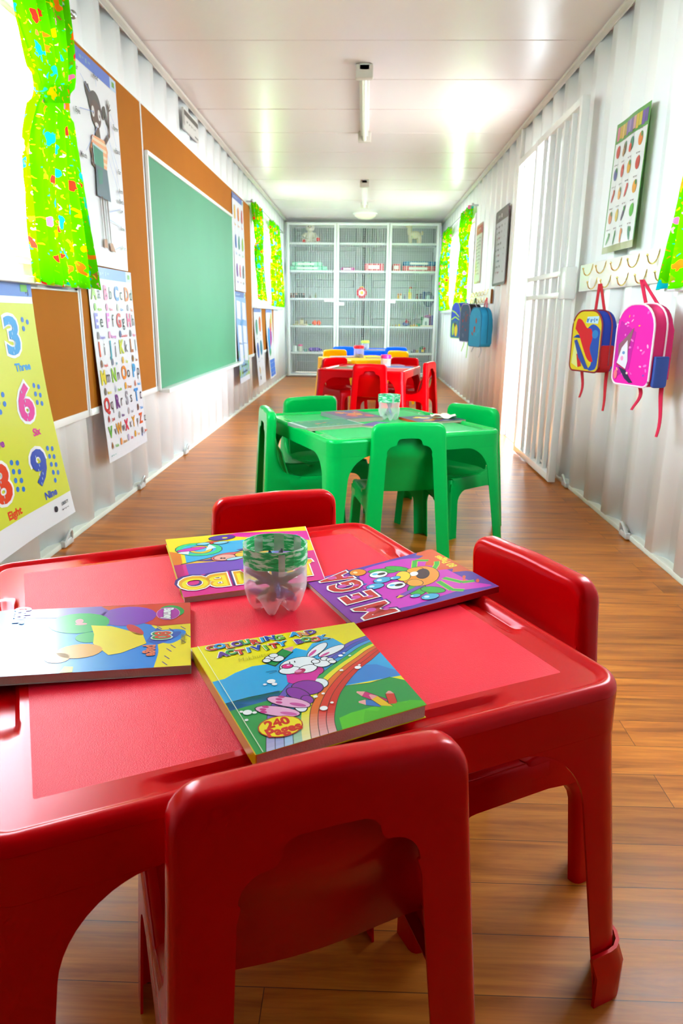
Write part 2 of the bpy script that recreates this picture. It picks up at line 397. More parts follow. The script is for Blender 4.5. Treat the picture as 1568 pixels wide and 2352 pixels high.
# security gate, folded back against the wall
g = thing('security_gate', 'white steel barred security gate folded open against the corrugated wall beside the doorway', 'gate', (1.115, 3.99, 0))
G = mat('gate_enamel', '#eef0f0', .3, coat=.3, vary=.03)
mb = MB(); W_ = 1.0; t = .02
mb.box(-t, t, 0, .045, .012, 2.0, .003); mb.box(-t, t, W_-.045, W_, .012, 2.0, .003); mb.box(-t, t, 0, W_, 1.96, 2.0, .003); mb.box(-t, t, 0, W_, .012, .055, .003)
mb.build('frame', G, g)
for z0 in (1.03, 1.145): MB().box(-.016, .016, .045, W_-.045, z0, z0+.03, .003).build('rail', G, g)
for k in range(5):
    y = .045+(W_-.09)*(k+1)/6; MB().box(-.012, .012, y-.012, y+.012, .05, 1.965, .002).build('bar', G, g)
MB().box(-.03, .03, -.02, .10, 1.02, 1.185, .006).build('lock_box', G, g)
for z0 in (.35, 1.62): MB().lathe([(0, 0), (.013, 0), (.013, .10), (0, .10)], 12, (0.02, W_+.012, z0)).build('hinge', G, g)

# lashing rings low on both walls
RING = mat('painted_ring', '#d4d8d8', .35, metal=.3, vary=.1)
ring = thing('lashing_ring', 'white steel lashing ring at the foot of the right wall nearest the camera', 'ring', (1.17, 2.98, .05))
pts = [(-.012*math.sin(PI*i/10), (i/10-.5)*.07, -.025+.045*math.sin(PI*i/10)) for i in range(11)]
MB().tube(pts, .006, 8).build('bar', RING, ring)
MB().box(-.004, .016, -.045, .045, -.045, -.018, .003).build('plate', RING, ring)
for x, y, l in ((1.17, 3.93, 'white steel lashing ring on the right wall below the free end of the barred gate'), (-1.17, 2.62+.1, 'white steel lashing ring on the left wall just past the yellow numbers poster'), (-1.17, 3.72, 'white steel lashing ring on the left wall below the alphabet poster'), (-1.17, 4.72, 'white steel lashing ring on the left wall below the near half of the chalkboard')):
    r = dup(ring, (x, y, .05), 0, l, )
    if x < 0: r.rotation_euler = (0, 0, PI)

# fluorescent battens and dome lamp
def batten(y0, y1, label):
    t = thing('ceiling_light', label, 'light', (0, y0, CEIL), group=None)
    MB().box(-.03, .03, .0, y1-y0, -.035, 0, .004).build('housing', TRIM, t)
    TU = mat('fluorescent_tube', '#f2f2ea', .3)
    MB().tube([(0, .05, -.058), (0, y1-y0-.05, -.058)], .014, 14).build('tube', TU, t)
    for yy in (0, y1-y0-.05): MB().box(-.05, .05, yy, yy+.05, -.075, 0, .008).build('end_cap', mat('lamp_holder', '#cfcac2', .4), t)
batten(4.50, 6.07, 'white single-tube fluorescent batten on the ceiling nearest the camera')
batten(8.02, 9.57, 'white single-tube fluorescent batten on the ceiling further back by the cupboard')
t = thing('dome_light', 'round white dome lamp on the ceiling in front of the cupboard', 'light', (.01, 10.55, CEIL))
MB().lathe([(.17, 0), (.17, -.015), (.15, -.02)], 28).build('base', TRIM, t)
MB().lathe([(.15, -.018), (.14, -.04), (.10, -.065), (.05, -.078), (0, -.08)], 28).build('dome', mat('opal_dome', '#f3ecd6', .3), t)

# ------------------------------------------------------------------ moulded plastic chair and table
def plastic(name, c, **k): return mat(name, c, .24, coat=.05, spec=.45, bump=.04, bscale=90, vary=.03, vscale=4, **k)
PL = {'red': plastic('red_plastic', '#c00005', tint=(1, .12, .18)), 'green': plastic('green_plastic', '#00b04c', tint=(.2, 1, .5)), 'yellow': plastic('yellow_plastic', '#ffb800', tint=(1, .9, .3)), 'blue': plastic('blue_plastic', '#0058f0', tint=(.3, .5, 1))}
TX = {'red': mat('red_table_grain', '#e41230', .42, tint=(1, .35, .42), bump=.5, bscale=900, vary=.04), 'green': mat('green_table_grain', '#04b45c', .42, tint=(.4, 1, .6), bump=.5, bscale=900, vary=.04),
      'yellow': mat('yellow_table_grain', '#ffc814', .42, bump=.5, bscale=900, vary=.04), 'blue': mat('blue_table_grain', '#1068f0', .42, bump=.5, bscale=900, vary=.04)}
HC = .535
def hw(z): return .171-.032*z/HC
def yr(z): return -.034*(1-z/HC)
def backy(z):      # depth of the front face of the backrest
    d = .034
    if z < .50: d += .050*((.50-z)/.24)**1.4
    return yr(HC)*0 + d
def make_chair(color):
    pm = PL[color]
    t = thing('child_chair', '', 'chair')
    # outer path: up the left leg, across the top, down the right leg, matched point by point to the inner opening
    rT = .032; pts = []     # (ox, oz, ix, iz)
    zl = [0, .02, .05, .09, .13, .16, .175, .19, .20, .21, .225, .245, .262, .275, .29, .31, .33, .36, .39]
    def inner(z): return hw(z)-.052-.006*z/HC
    half = []
    for z in zl: half.append((-hw(z), z, -inner(z), z))
    # corner region
    ztop = HC; xc = -(hw(.5)-rT); zc = ztop-rT
    half.append((-hw(.42), .42, -inner(.40)+.000, .405)); half.append((-hw(.46), .46, -inner(.42)+.003, .422))
    for i in range(7):
        a = RAD(180-90*i/6); ai = RAD(180-90*i/6)
        half.append((xc+rT*math.cos(a), zc+rT*math.sin(a), -(inner(.43)-.030)+.030*math.cos(ai), .424+.030*math.sin(ai)))
    half.append((-.080, ztop+.001, -.0555, .4542)); half.append((-.066, ztop+.0015, -.052, .456)); half.append((-.060, ztop+.002, -.049, .461)); half.append((-.055, ztop+.002, -.047, .470)); half.append((-.047, ztop+.002, -.041, .478)); half.append((-.034, ztop+.003, -.032, .481)); half.append((0, ztop+.004, 0, .482))
    path = half + [(-a, b, -c, d) for a, b, c, d in half[:-1][::-1]]
    def depth(z):
        base = .040
        if z < .205: f = .045*max(0, 1-math.sqrt(max(0, 1-max(0, (z-.155)/.05)**2))) if z > .155 else 0; return base+.006+f
        if z <= .262: return .150
        if z < .36: q = (.36-z)/.098; return base+.004+.075*(1-math.sqrt(max(0, 1-q*q)))+.012*q
        return base-.004+.008*max(0, (.42-z)/.06) if z < .42 else base-.004
    rows = []
    for ox, oz, ix, iz in path:
        d = depth(min(oz, .5)); v = Vector((ox-ix, 0, oz-iz)); L = v.length; n = v/L; r = .011; row = []
        def pt(k, yy): p = Vector((ix, 0, iz))+n*k; return (p.x, yr(min(p.z, HC))+yy, p.z)
        row += [pt(0, 0), pt(L*.5, 0), pt(L-r, 0)]
        for a in (30, 60, 90): row.append(pt(L-r+r*math.sin(RAD(a)), r-r*math.cos(RAD(a))))
        R2 = .012
        row.append(pt(L, d-R2))
        for a in (22, 45, 67, 90): row.append(pt(L-R2+R2*math.cos(RAD(a)), d-R2+R2*math.sin(RAD(a))))
        row.append(pt(L-R2-.004, d+.0003))
        rows.append(row)
    def strip(rr, nm, par, lab=None):
        mb = MB(); mb.grid(rr); o = mb.build(nm, pm, par, smooth=50)
        solid(o, .0035, 0); return o
    k1 = zl.index(.20); N = len(rows)
    strip(rows[:k1+1], 'leg', t); strip(rows[N-k1-1:], 'leg', t)
    # backrest shell and the moulded panel in front of it
    mb = MB(); mb.grid(rows[k1:N-k1])
    pr = []; zs = [.5232, .5225, .521, .518, .514, .509, .503, .49, .46, .43, .40, .37, .34, .315, .295, .28, .27, .262]
    for i, z in enumerate(zs):
        wx = hw(z)-.0105; cr = .022
        if z > .5235-cr: q = (z-(.5235-cr))/cr; q = min(q, 1); wx = wx-cr+cr*math.sqrt(max(0, 1-q*q))
        row = []
        for j in range(17):
            u = -1+2*j/16; x = u*wx
            ye = yr(z)+.036 if z > .42 else lerp(yr(.42)+.036, backy(z), min(1, (.42-z)/.05))
            y = ye - .011*(1-u*u)**2*min(1, max(0, (.5235-z))/.09)**1.5
            row.append((x, y, z))
        pr.append(row)
    mb.grid(pr)
    o = mb.build('backrest', pm, t, smooth=50); solid(o, .0035, 0)
    # seat
    y0 = backy(.262); yf = .315; rows = []
    for i in range(15):
        v = i/14; y = lerp(y0-.004, yf, v); row = []
        for j in range(17):
            u = -1+2*j/16; x = u*(hw(.25)-.002)
            z = .262-.012*(1-u**4)*math.sin(PI*min(1, v*1.15))**.7 if v < .87 else .262
            if v > .85: z -= .022*((v-.85)/.15)**2
            if v < .2: z += .018*(1-v/.2)**2*(1-abs(u)**6)
            if abs(u) > .93: z -= .003
            row.append((x, y, z))
        rows.append(row)
    mb = MB(); mb.grid(rows)
    for s in (-1, 1):        # side rails, rounded over
        rr = []
        for i in range(8):
            y = lerp(.085, yf-.012, i/7); X = hw(.25); zb = .206
            rr.append([(s*(X-.016), y, .2605), (s*(X-.004), y, .2590), (s*X, y, .253), (s*(hw(.23)), y, .23), (s*hw(zb), y, zb), (s*(hw(zb)-.004), y, zb-.001)])
        mb.grid(rr)
    rr = [[(x, yf, .240), (x, yf+.003, .225), (x, yf+.003, .206)] for x in np.linspace(-.16, .16, 9)]
    mb.grid(rr)
    o = mb.build('seat', pm, t, smooth=50); solid(o, .0035, 0)
    # front legs, L-shaped with filleted shoulders
    for s in (-1, 1):
        rr = []
        for z in [0, .03, .06, .10, .13, .15, .165, .18, .19, .198, .204, .208, .235, .25, .256]:
            X = hw(z); Y = yf+.004+.012*(1-z/.262); a = .048; b = .046; r = .012
            if z > .15: q = min(1, (z-.15)/.056); a += .055*(1-math.sqrt(1-q*q)); b += .055*(1-math.sqrt(1-q*q))
            if z > .205: a = .12; b = .11
            if z > .24: Y -= .006*((z-.24)/.016)**1; X -= .004*((z-.24)/.016)
            row = [(s*(X-.0), Y-a, z), (s*X, Y-r, z)]
            for ang in (30, 60): row.append((s*(X-r+r*math.cos(RAD(ang))), Y-r+r*math.sin(RAD(ang)), z))
            row += [(s*(X-r), Y, z), (s*(X-b), Y, z)]
            rr.append(row)
        strip(rr, 'leg', t)
    return t

TA, TB, HT = .762, .788, .48
def make_table(color):
    pm, tx = PL[color], TX[color]
    t = thing('child_table', '', 'table')
    a, b, r0 = TA/2, TB/2, .048
    # perimeter sampling
    per = []      # function of inset -> point
    nc, ns = 10, 44
    def ring(inset, z):
        r = max(r0-inset, .003); A, B = a-inset, b-inset; out = []
        for (cx, cy, ang) in ((A-r, -B+r, -90), (A-r, B-r, 0), (-A+r, B-r, 90), (-A+r, -B+r, 180)):
            for i in range(nc+1):
                q = RAD(ang+90*i/nc); out.append([cx+r*math.cos(q), cy+r*math.sin(q), z])
            # straight run to the next corner
            e = RAD(ang+90); sx, sy = cx+r*math.cos(e), cy+r*math.sin(e)
            dx, dy = -math.sin(e)*0, 0
            nx = {-90: (A, B-r), 0: (-A+r, B), 90: (-A, -B+r), 180: (A-r, -B)}[ang]
            for i in range(1, ns): out.append([lerp(sx, nx[0], i/ns), lerp(sy, nx[1], i/ns), z])
        return out
    def sstep(x): x = max(0, min(1, x)); return x*x*(3-2*x)
    gl, gw, gc = .203, .0135, .036      # groove half length, half width, inset of its axis
    insets = [(0, -.0135), (.001, -.008), (.004, -.003), (.008, -.0005), (.012, 0), (.015, -.001), (.018, -.0035), (.021, -.006)]
    rows = [ring(i, HT+z) for i, z in insets]
    ins = [.0235, .0255, .0275, .030, .033, .036, .040, .044, .047, .050, .0525, .0545, .057, .062, .070, .0705, .08, .0885, .089, .12]
    def groove(pt, inset):
        x, y = pt[0], pt[1]; along = x if abs(y)/b > abs(x)/a else y
        # which side: distance to the edges tells the inset
        d = inset; e = max(0, abs(along)-(gl-gw)); dist = math.hypot(e, d-gc)
        if abs(along) > gl+.02: return 0
        return sstep((gw+.003-dist)/.006)
    for i in ins:
        rg = ring(i, HT-.0065)
        for p in rg: p[2] -= .0075*groove(p, i)
        rows.append(rg)
    mb = MB(); mb.grid([[tuple(p) for p in r] for r in rows], close_u=True)
    nr = len(rows); ncol = len(rows[0]); base_f = (nr-1)*ncol
    # grain on the inner field
    for ri in range(nr-1):
        if ri < len(insets): continue
        i_in = ins[ri-len(insets)]
        for cj in range(ncol):
            p = rows[ri+1][cj]; x, y = p[0], p[1]; along = x if abs(y)/b > abs(x)/a else y
            near = abs(along) < gl+.018
            cornerx = min(a-abs(x), b-abs(y))
            if i_in >= .062: mb.m[ri*ncol+cj] = 1
    last = (nr-1)*ncol; mb.f.append(tuple(range(last, last+ncol))); mb.m.append(1)
    o = mb.build('tabletop', [pm, tx], t, smooth=40)
    # legs with filleted shoulders running into the apron
    def lrow(sx, sy, z):
        sp = .026*(1-z/.40) if z < .40 else 0; X = a+sp; Y = b+sp; r = r0-.020*max(0, 1-z/.45); LX = LY = .050+.026*z/.39
        if z > .322: q = min(1, (z-.322)/.094); k = .095*(1-math.sqrt(max(0, 1-q*q))); LX += k; LY += k
        if z > .4161: LX, LY = a, b
        return ([(sx*(X-LX), sy*Y, z), (sx*(X-r-.0), sy*Y, z)] + [(sx*(X-r+r*math.cos(RAD(g))), sy*(Y-r+r*math.sin(RAD(g))), z) for g in (80, 65, 50, 35, 20, 8)]
                + [(sx*X, sy*(Y-r), z), (sx*X, sy*(Y-LY), z)])
    am = MB()
    for sx in (-1, 1):
        for sy in (-1, 1):
            zs = [0, .04, .08, .14, .20, .25, .29, .322, .335, .348, .360, .372, .383, .393, .402, .408, .412, .415, .416]
            mb = MB(); mb.grid([lrow(sx, sy, z) for z in zs]); lo = mb.build('leg', pm, t, smooth=50)
            solid(lo, .0035, 0)
            am.grid([lrow(sx, sy, z) for z in (.4162, .44, .4665)])
    ao = am.build('apron', pm, t, smooth=50); solid(ao, .0035, 0)
    solid(o, .0035, 0)
    return t

CH = make_chair('red'); TBL = make_table('red')
def recol(c): return {PL['red']: PL[c], TX['red']: TX[c]}
def place(root, used, x, y, rz, color, label, group, scale=None):
    if not used:
        root.location = (x, y, 0); root.rotation_euler = (0, 0, RAD(rz)); root['label'] = label; root['group'] = group; return root
    return dup(root, (x, y, 0), rz, label, group, recol(color) if color != 'red' else None, scale)
TABLES = [(-.1405, 1.004, 25.9, 'red', 'red plastic child table in the foreground covered with four colouring books'),
 (.083, 3.072, 25.7, 'green', 'green plastic child table behind the foreground red table'),
 (.09, 6.42, -15, 'red', 'red plastic child table in the distance between the green and yellow tables'),
 (.03, 7.90, 32, 'yellow', 'yellow plastic child table behind the far red table'),
 (.12, 9.88, 3, 'blue', 'blue plastic child table nearest the wire-mesh cupboard')]
for i, (x, y, rz, c, l) in enumerate(TABLES): tb_ = place(TBL, i, x, y, rz, c, l, 'moulded child tables along the middle of the room')
CHAIRS = [(.003, .539, 22, 'red', 'red plastic child chair in the foreground seen from behind, back towards the camera'),
 (.330, 1.150, 117.6, 'red', 'red plastic child chair at the right side of the foreground table'),
 (-.175, 1.551, 203.6, 'red', 'red plastic child chair at the far side of the foreground table'),
 (.203, 2.632, 11.5, 'green', 'green plastic child chair with its back to the camera at the green table'),
 (.537, 3.243, 131.3, 'green', 'green plastic child chair at the right side of the green table'),
 (-.243, 3.512, 211.7, 'green', 'green plastic child chair at the far left side of the green table'),
 (-.40, 3.02, -74.5, 'green', 'green plastic child chair seen side-on at the left side of the green table'),
 (.075, 5.95, -8, 'red', 'red plastic child chair with its back to the camera at the far red table'),
 (.62, 6.35, 67.6, 'red', 'red plastic child chair at the right side of the far red table'),
 (-.26, 6.86, -141, 'red', 'red plastic child chair at the left side of the far red table'),
 (.43, 7.03, 155, 'red', 'red plastic child chair at the far side of the far red table'),
 (-.32, 8.50, 200, 'yellow', 'yellow plastic child chair at the left of the yellow table'),
 (.43, 8.36, 140, 'yellow', 'yellow plastic child chair at the right of the yellow table'),
 (-.24, 9.30, -14, 'blue', 'blue plastic child chair at the left of the blue table'),
 (.44, 9.29, 12, 'blue', 'blue plastic child chair at the right of the blue table')]
for i, (x, y, rz, c, l) in enumerate(CHAIRS): place(CH, i, x, y, rz, c, l, 'moulded child chairs around the tables')
# repair sleeve on one leg of the foreground table
mb = MB(); rr = []
for z in (0, .02, .05, .075, .082):
    e = .009 if z < .07 else .003
    X, Y, r = TA/2+.024+e, TB/2+.024+e, .034; L = .066
    rr.append([(X-L, -Y, z), (X-r, -Y, z)]+[(X-r+r*math.cos(RAD(q)), -(Y-r+r*math.sin(RAD(q))), z) for q in (70, 45, 20)]+[(X, -(Y-r), z), (X, -(Y-L), z)])
mb.grid(rr); so = mb.build('leg_sleeve', PL['red'], TBL, smooth=50); solid(so, .005, 0)

# ------------------------------------------------------------------ left wall: boards, chalkboard, posters, curtains
CORK = mat('brown_board', '#a8620c', .8, spec=.2, vary=.10, vscale=3, bump=.2, bscale=300)
XB = -1.174
def board(label, y0, y1, z0, z1):
    t = thing('notice_board', label, 'notice board', (XB, (y0+y1)/2, z0), group='brown display boards along the left wall')
    h = (y1-y0)/2; MB().box(-.010, 0, -h, h, 0, z1-z0).build('panel', CORK, t)
    mb = MB(); mb.box(-.010, .005, -h, h, -.03, 0, .002); mb.box(-.010, .002, -h-.008, -h, -.03, z1-z0+.008, .001); mb.box(-.010, .002, h, h+.008, -.03, z1-z0+.008, .001); mb.box(-.010, .002, -h, h, z1-z0, z1-z0+.008, .001)
    mb.build('edge_strip', FRAME, t); return t
board('brown display board below the near left window beside the yellow numbers poster', .9, 3.05, .515, 1.005)
board('tall brown display board behind the human body and alphabet posters', 3.085, 4.10, .515, 1.99)
board('long brown display board behind the green chalkboard', 4.12, 7.78, .515, 1.99)
board('brown display board under the far left window', 7.80, 9.62, .515, .99)
# chalkboard
t = thing('chalkboard', 'large green chalkboard with white frame on the left wall', 'chalkboard', (-1.172, 5.40, .50))
CHK = mat('chalkboard_green', '#3a8a64', .5, vary=.12, vscale=2, bump=.05)
h = 1.255; MB().box(0, .012, -h, h, 0, 1.245).build('writing_surface', CHK, t)
mb = MB(); mb.box(0, .018, -h-.02, -h, -.01, 1.265, .003); mb.box(0, .018, h, h+.02, -.01, 1.265, .003); mb.box(0, .022, -h-.02, h+.02, 1.245, 1.268, .003); mb.build('frame', FRAME, t)
MB().box(0, .065, -h+.0, h+.08, -.025, 0.0, .005).build('chalk_tray', FRAME, t)

def poster(name, label, cat, y_near, wd, z_top, ht, art, x0=-1.169, bulge=.0, side=-1, curl=0, group=None):
    """art uses u (0..wd, from the near edge on the left wall), v (0..ht, up); sheet hangs from its top edge"""
    def fn(u, v, h):
        d = 1-v/ht; out = bulge*d**1.7 + curl*max(0, d-.75)**2*8 + .004*math.sin(u*9+v*5)*d
        if side < 0: return (x0+out+h, y_near+u, z_top-ht+v+.0)
        return (x0-out-h, y_near-u, z_top-ht+v)
    t = thing(name, label, cat, (x0, y_near, z_top-ht), group=group)
    fn2 = lambda u, v, h: tuple(np.array(fn(u, v, h))-np.array((x0, y_near, z_top-ht)))
    if side > 0: pass
    art.build('sheet', PRINT_PAPER, t, fn2)
    return t
def sheet(wd, ht, col, n=10, m=16):
    A = Art(.0009); A.rect(0, 0, wd, ht, col, n, m, 0)
    A.rect(0, ht, wd, 0, col, n, m, -1); A.up(); return A
def header(A, wd, ht, title, tcol='#7fa4c8', col='#5878d8'):
    A.rect(0, ht-.05, wd*.86, ht, col, 6, 2); A.rect(wd*.86, ht-.05, wd, ht, '#c8dcf8', 2, 2); A.up()
    (A.marks(wd*.3, ht-.026, .20, .018, tcol, 6) if title else None); A.rect(wd*.90, ht-.036, wd*.955, ht-.014, '#6aa818'); A.up()
# 1. numbers
wd, ht = .84, .85
A = sheet(wd, ht, '#f2f2fb')
A.rect(0, ht-.052, wd, ht, '#5c86e0', 6, 2); A.rect(wd-.105, ht-.052, wd, ht, '#b8d2f5', 2, 2)
A.rect(0, .085, wd, ht-.075, '#dbe23c', 10, 14); A.up()
A.rect(wd-.085, ht-.036, wd-.035, ht-.012, '#58b81c'); A.line([(wd-.05, ht-.04), (wd-.03, ht-.03), (wd-.03, ht-.048)], .008, '#2d3b50')
names = ['One', 'Two', 'Three', 'Four', 'Five', 'Six', 'Seven', 'Eight', 'Nine']
cols = ['#e04818', '#6a2ab8', '#1a9de8', '#12905a', '#a018a8', '#e8109c', '#12b0a0', '#ea3a10', '#0e4cc0']
for k in range(9):
    cx = .125+.265*(k % 3); cy = ht-.188-.226*(k//3)
    n = str(k+1); c = cols[k]
    L0 = A.L; A.text(n, cx-.005, cy, .176, '#f6f6ff', bold=.075, sx=1.35); A.up(); A.text(n, cx-.005, cy, .168, c, bold=.035, sx=1.35); A.up()
    for q in range(7): A.ell(cx-.02+.012*(q % 3), cy-.05+.016*q, .0022, .006, '#bfe4ff', n=6)
    A.L = L0
    for d in range(k+1):
        A.ell(cx+.085+.036*(d % 2), cy+.058-.030*(d//2)-.008*(d % 2), .011, .0092, '#1f78dc', n=12)
    A.text(names[k], cx+.03, cy-.100, .036, c, bold=.04, sx=1.3)
A.up(); A.ell(wd-.145, .050, .013, .011, '#20263a'); A.text('LIBERTY', wd-.07, .056, .016, '#3a3f55', bold=.03); A.marks(wd-.07, .036, .06, .005, '#3a3f55')
poster('numbers_poster', 'yellow numbers poster with a large 3, 6, 8 and 9 below the near left window', 'poster', 1.770, wd, 1.028, ht, A, bulge=.082)
# 2. body
wd, ht = .594, .845
A = sheet(wd, ht, '#f1eff6'); header(A, wd, ht, 'My body')
SK = '#5b3a34'; HR = '#4a4044'
def bx(u, v): return (u*wd, ht*(1-v))
A.ell(*bx(.40, .20), .030, .040, HR, 10); A.ell(*bx(.345, .165), .020, .034, HR, 30); A.ell(*bx(.66, .215), .020, .036, HR, -35)
A.ell(*bx(.49, .215), .070, .062, HR); A.up(); A.ell(*bx(.49, .25), .060, .056, SK); A.poly([bx(.34, .14), bx(.37, .13), bx(.40, .16), bx(.36, .21)], HR)
A.poly([bx(.64, .20), bx(.70, .20), bx(.76, .29), bx(.70, .26)], HR); A.up()
for u in (.43, .55): A.ell(*bx(u, .245), .017, .022, '#eae2e4')
A.ell(*bx(.49, .30), .022, .010, '#f2ecec', 0); A.up()
for u in (.43, .55): A.ell(*bx(u, .25), .005, .007, '#2a2226')
A.poly([bx(.46, .31), bx(.53, .31), bx(.55, .37), bx(.44, .37)], SK)
A.line([bx(.62, .37), bx(.74, .31), bx(.755, .19)], [.022, .018, .013], SK)
for dx, dv in ((-.02, .05), (-.005, .06), (.012, .058), (.028, .045), (.035, .02)): A.line([bx(.755, .19), (bx(.755, .19)[0]+dx, bx(.755, .19)[1]+dv*.8)], [.009, .004], SK)
A.poly([bx(.38, .36), bx(.62, .355), bx(.68, .40), bx(.63, .50), bx(.37, .50), bx(.31, .44)], '#f6a878'); A.up()
for k in range(4): A.rect(wd*.355, ht*(1-(.385+.032*k)), wd*.64, ht*(1-(.371+.032*k)), '#f4d8b4')
A.up(); A.line([bx(.34, .43), bx(.33, .50), bx(.50, .525)], [.022, .02, .018], SK); A.up()
A.poly([bx(.35, .405), bx(.56, .415), bx(.56, .505), bx(.36, .50)], '#2d8d74'); A.up(); A.line([bx(.35, .405), bx(.56, .415)], .008, '#b9d4dc'); A.line([bx(.35, .405), bx(.36, .50)], .006, '#b9d4dc')
A.poly([bx(.38, .50), bx(.62, .50), bx(.66, .655), bx(.36, .65)], '#51697c'); A.up(); A.poly([bx(.40, .52), bx(.52, .51), bx(.50, .58), bx(.42, .59)], '#2f7c72')
A.line([bx(.46, .645), bx(.46, .86)], [.020, .013], SK); A.line([bx(.57, .65), bx(.58, .87)], [.020, .013], SK)
A.poly([bx(.42, .86), bx(.49, .855), bx(.49, .905), bx(.41, .90)], '#b5713c'); A.poly([bx(.555, .87), bx(.62, .87), bx(.68, .915), bx(.56, .91)], '#b5713c'); A.up()
for (a, b, tx, tu, tv) in ((bx(.36, .17), bx(.20, .12), 'Hair', .12, .105), (bx(.42, .25), bx(.14, .28), 'Eyes', .10, .30), (bx(.49, .30), bx(.2, .46), 'Mouth', .14, .49), (bx(.5, .12), bx(.5, .09), 'Head', .50, .075),
    (bx(.77, .20), bx(.85, .24), 'Finger', .87, .255), (bx(.76, .24), bx(.86, .35), 'Hand', .88, .37), (bx(.6, .27), bx(.86, .46), 'Ear', .89, .475), (bx(.7, .35), bx(.86, .56), 'Arm', .89, .575), (bx(.64, .42), bx(.87, .61), 'Neck', .89, .63), (bx(.6, .71), bx(.84, .675), 'Leg', .88, .68), (bx(.59, .75), bx(.84, .765), 'Knee', .88, .775), (bx(.66, .90), bx(.84, .87), 'Foot', .885, .88)):
    A.line([a, b], .0028, '#9cb0f0'); A.text(tx, *bx(tu, tv), .028, '#24242e', bold=.02)
poster('body_poster', 'white human body poster showing a waving girl with labelled parts', 'poster', 3.118, wd, 1.972, ht, A, bulge=.004)
# 3. alphabet
wd, ht = .594, .865
A = sheet(wd, ht, '#f3f2fc'); header(A, wd, ht, 'The alphabet', '#86a8f0', '#6e94ee')
rows = ['ABCD', 'EFGH', 'IJKL', 'MNOP', 'QRST', 'VWXYZ']
pc = {'A': '#98d414', 'B': '#f070a8', 'C': '#5a8cf4', 'D': '#f47210', 'E': '#9a94f0', 'F': '#f088e8', 'G': '#e4424c', 'H': '#f06aa0', 'I': '#ee4a20', 'J': '#12a8c0', 'K': '#dce010', 'L': '#b86010', 'M': '#ecd800', 'N': '#8cd010', 'O': '#fa8c08', 'P': '#18a4ec', 'Q': '#d80c18', 'R': '#681488', 'S': '#a8a4b4', 'T': '#1898ec', 'V': '#58c01c', 'W': '#f09c08', 'X': '#f0184c', 'Y': '#f8a80c', 'Z': '#f45c14'}
words = dict(A='Apple', B='Beet', C='Cow', D='Dog', E='Elephant', F='Flamingo', G='Guineafowl', H='Hippo', I='Impala', J='Jet', K='Key', L='Lion', M='Mantis', N='Needle', O='Orange', P='Pencil', Q='Quill', R='Rhino', S='Snail', T='Table', V='Violin', W='Whistle', X='Xray', Y='Yoyo', Z='Zebra')
pics = dict(A='#8ad018', B='#e888c0', C='#d8d4d0', D='#b8b0c0', E='#88888c', F='#f0a0d0', G='#5868a0', H='#707078', I='#8a6040', J='#707890', K='#f0c040', L='#9a6418', M='#706860', N='#c0c4d8', O='#f8a814', P='#e08060', Q='#b42830', R='#b0aeb0', S='#c4b8c0', T='#6a4030', V='#a05a28', W='#f09040', X='#c8b0d8', Y='#f8b020', Z='#707080')
for ri, rw in enumerate(rows):
    n = len(rw)
    for ci, ch in enumerate(rw):
        x = .075+ci*(.148 if n == 4 else .118); y = ht-.112-ri*.124
        A.text(ch, x-.022, y, .088 if n == 4 else .072, pc[ch], bold=.04); A.text(ch.lower(), x+.042, y, .080 if n == 4 else .064, '#23222c', bold=.0)
        A.ell(x-.018, y-.060, .014 if ch not in 'NPQV' else .005, .017, pics[ch], rot=15 if ch in 'NPQV' else 0, n=10); A.ell(x-.026, y-.064, .006, .014, pics[ch], n=8)
        A.text(words[ch], x+.035, y-.070, .019, pc[ch], bold=.03)
A.ell(wd-.075, .05, .006, .009, '#3a62c8'); A.text('LIBERTY', wd-.042, .053, .010, '#8a9cc8'); A.marks(.06, .028, .07, .006, '#60b0b0')
poster('alphabet_poster', 'white alphabet poster of coloured capital letters hanging below the body poster', 'poster', 3.158, wd, 1.122, ht, A, bulge=.035)
# 4. colours
wd, ht = .594, .84
A = sheet(wd, ht, '#eeecfa'); header(A, wd, ht, 'Colours', '#a0b4e0', '#3c58c0')
for k, (c, nm) in enumerate((('#f0b810', 'Yellow'), ('#f08430', 'Orange'), ('#e04848', 'Red'), ('#2058c8', 'Blue'), ('#128878', 'Green'), ('#98c020', 'Lime'), ('#7a18a0', 'Purple'), ('#f06890', 'Pink'), ('#50404c', 'Black'))):
    x = .11+.185*(k % 3); y = ht-.155-.25*(k//3); A.ell(x, y, .038, .062, c, -12); A.ell(x+.012, y-.02, .030, .040, c, 10); A.text(nm, x, y-.105, .03, c)
poster('colours_poster', 'white colours poster with nine coloured shapes right of the chalkboard', 'poster', 6.742, wd, 1.975, ht, A, bulge=.01)
# 5. weather
wd, ht = .594, .84
A = sheet(wd, ht, '#9cbcec'); header(A, wd, ht, 'Weather', '#d0dcf8', '#5a78c8')
A.rect(.0, .05, wd, ht-.055, '#8fb6ea', 8, 8); A.rect(0, .12, wd, .30, '#8cc890', 6, 4); A.rect(0, .05, wd, .20, '#a8cc28', 6, 4); A.rect(0, 0, wd, .05, '#eeeefa', 6, 2); A.up(2)
for x, y in ((.15, .67), (.44, .66), (.16, .45), (.44, .44), (.18, .27), (.45, .27)): A.poly([(x-.1, y-.07), (x+.1, y-.085), (x+.105, y+.08), (x-.095, y+.09)], '#f0f0fa')
A.ell(.30, .55, .10, .025, '#58a0e0', 15); A.ell(.15, .38, .05, .02, '#a89890'); A.up()
for k in range(2): A.marks(.30, .155-.06*k, .36, .022, '#38403c', 7)
poster('weather_poster', 'blue weather poster with white panels and a green foot below the colours poster', 'poster', 6.742, wd, 1.13, ht, A, bulge=.03)
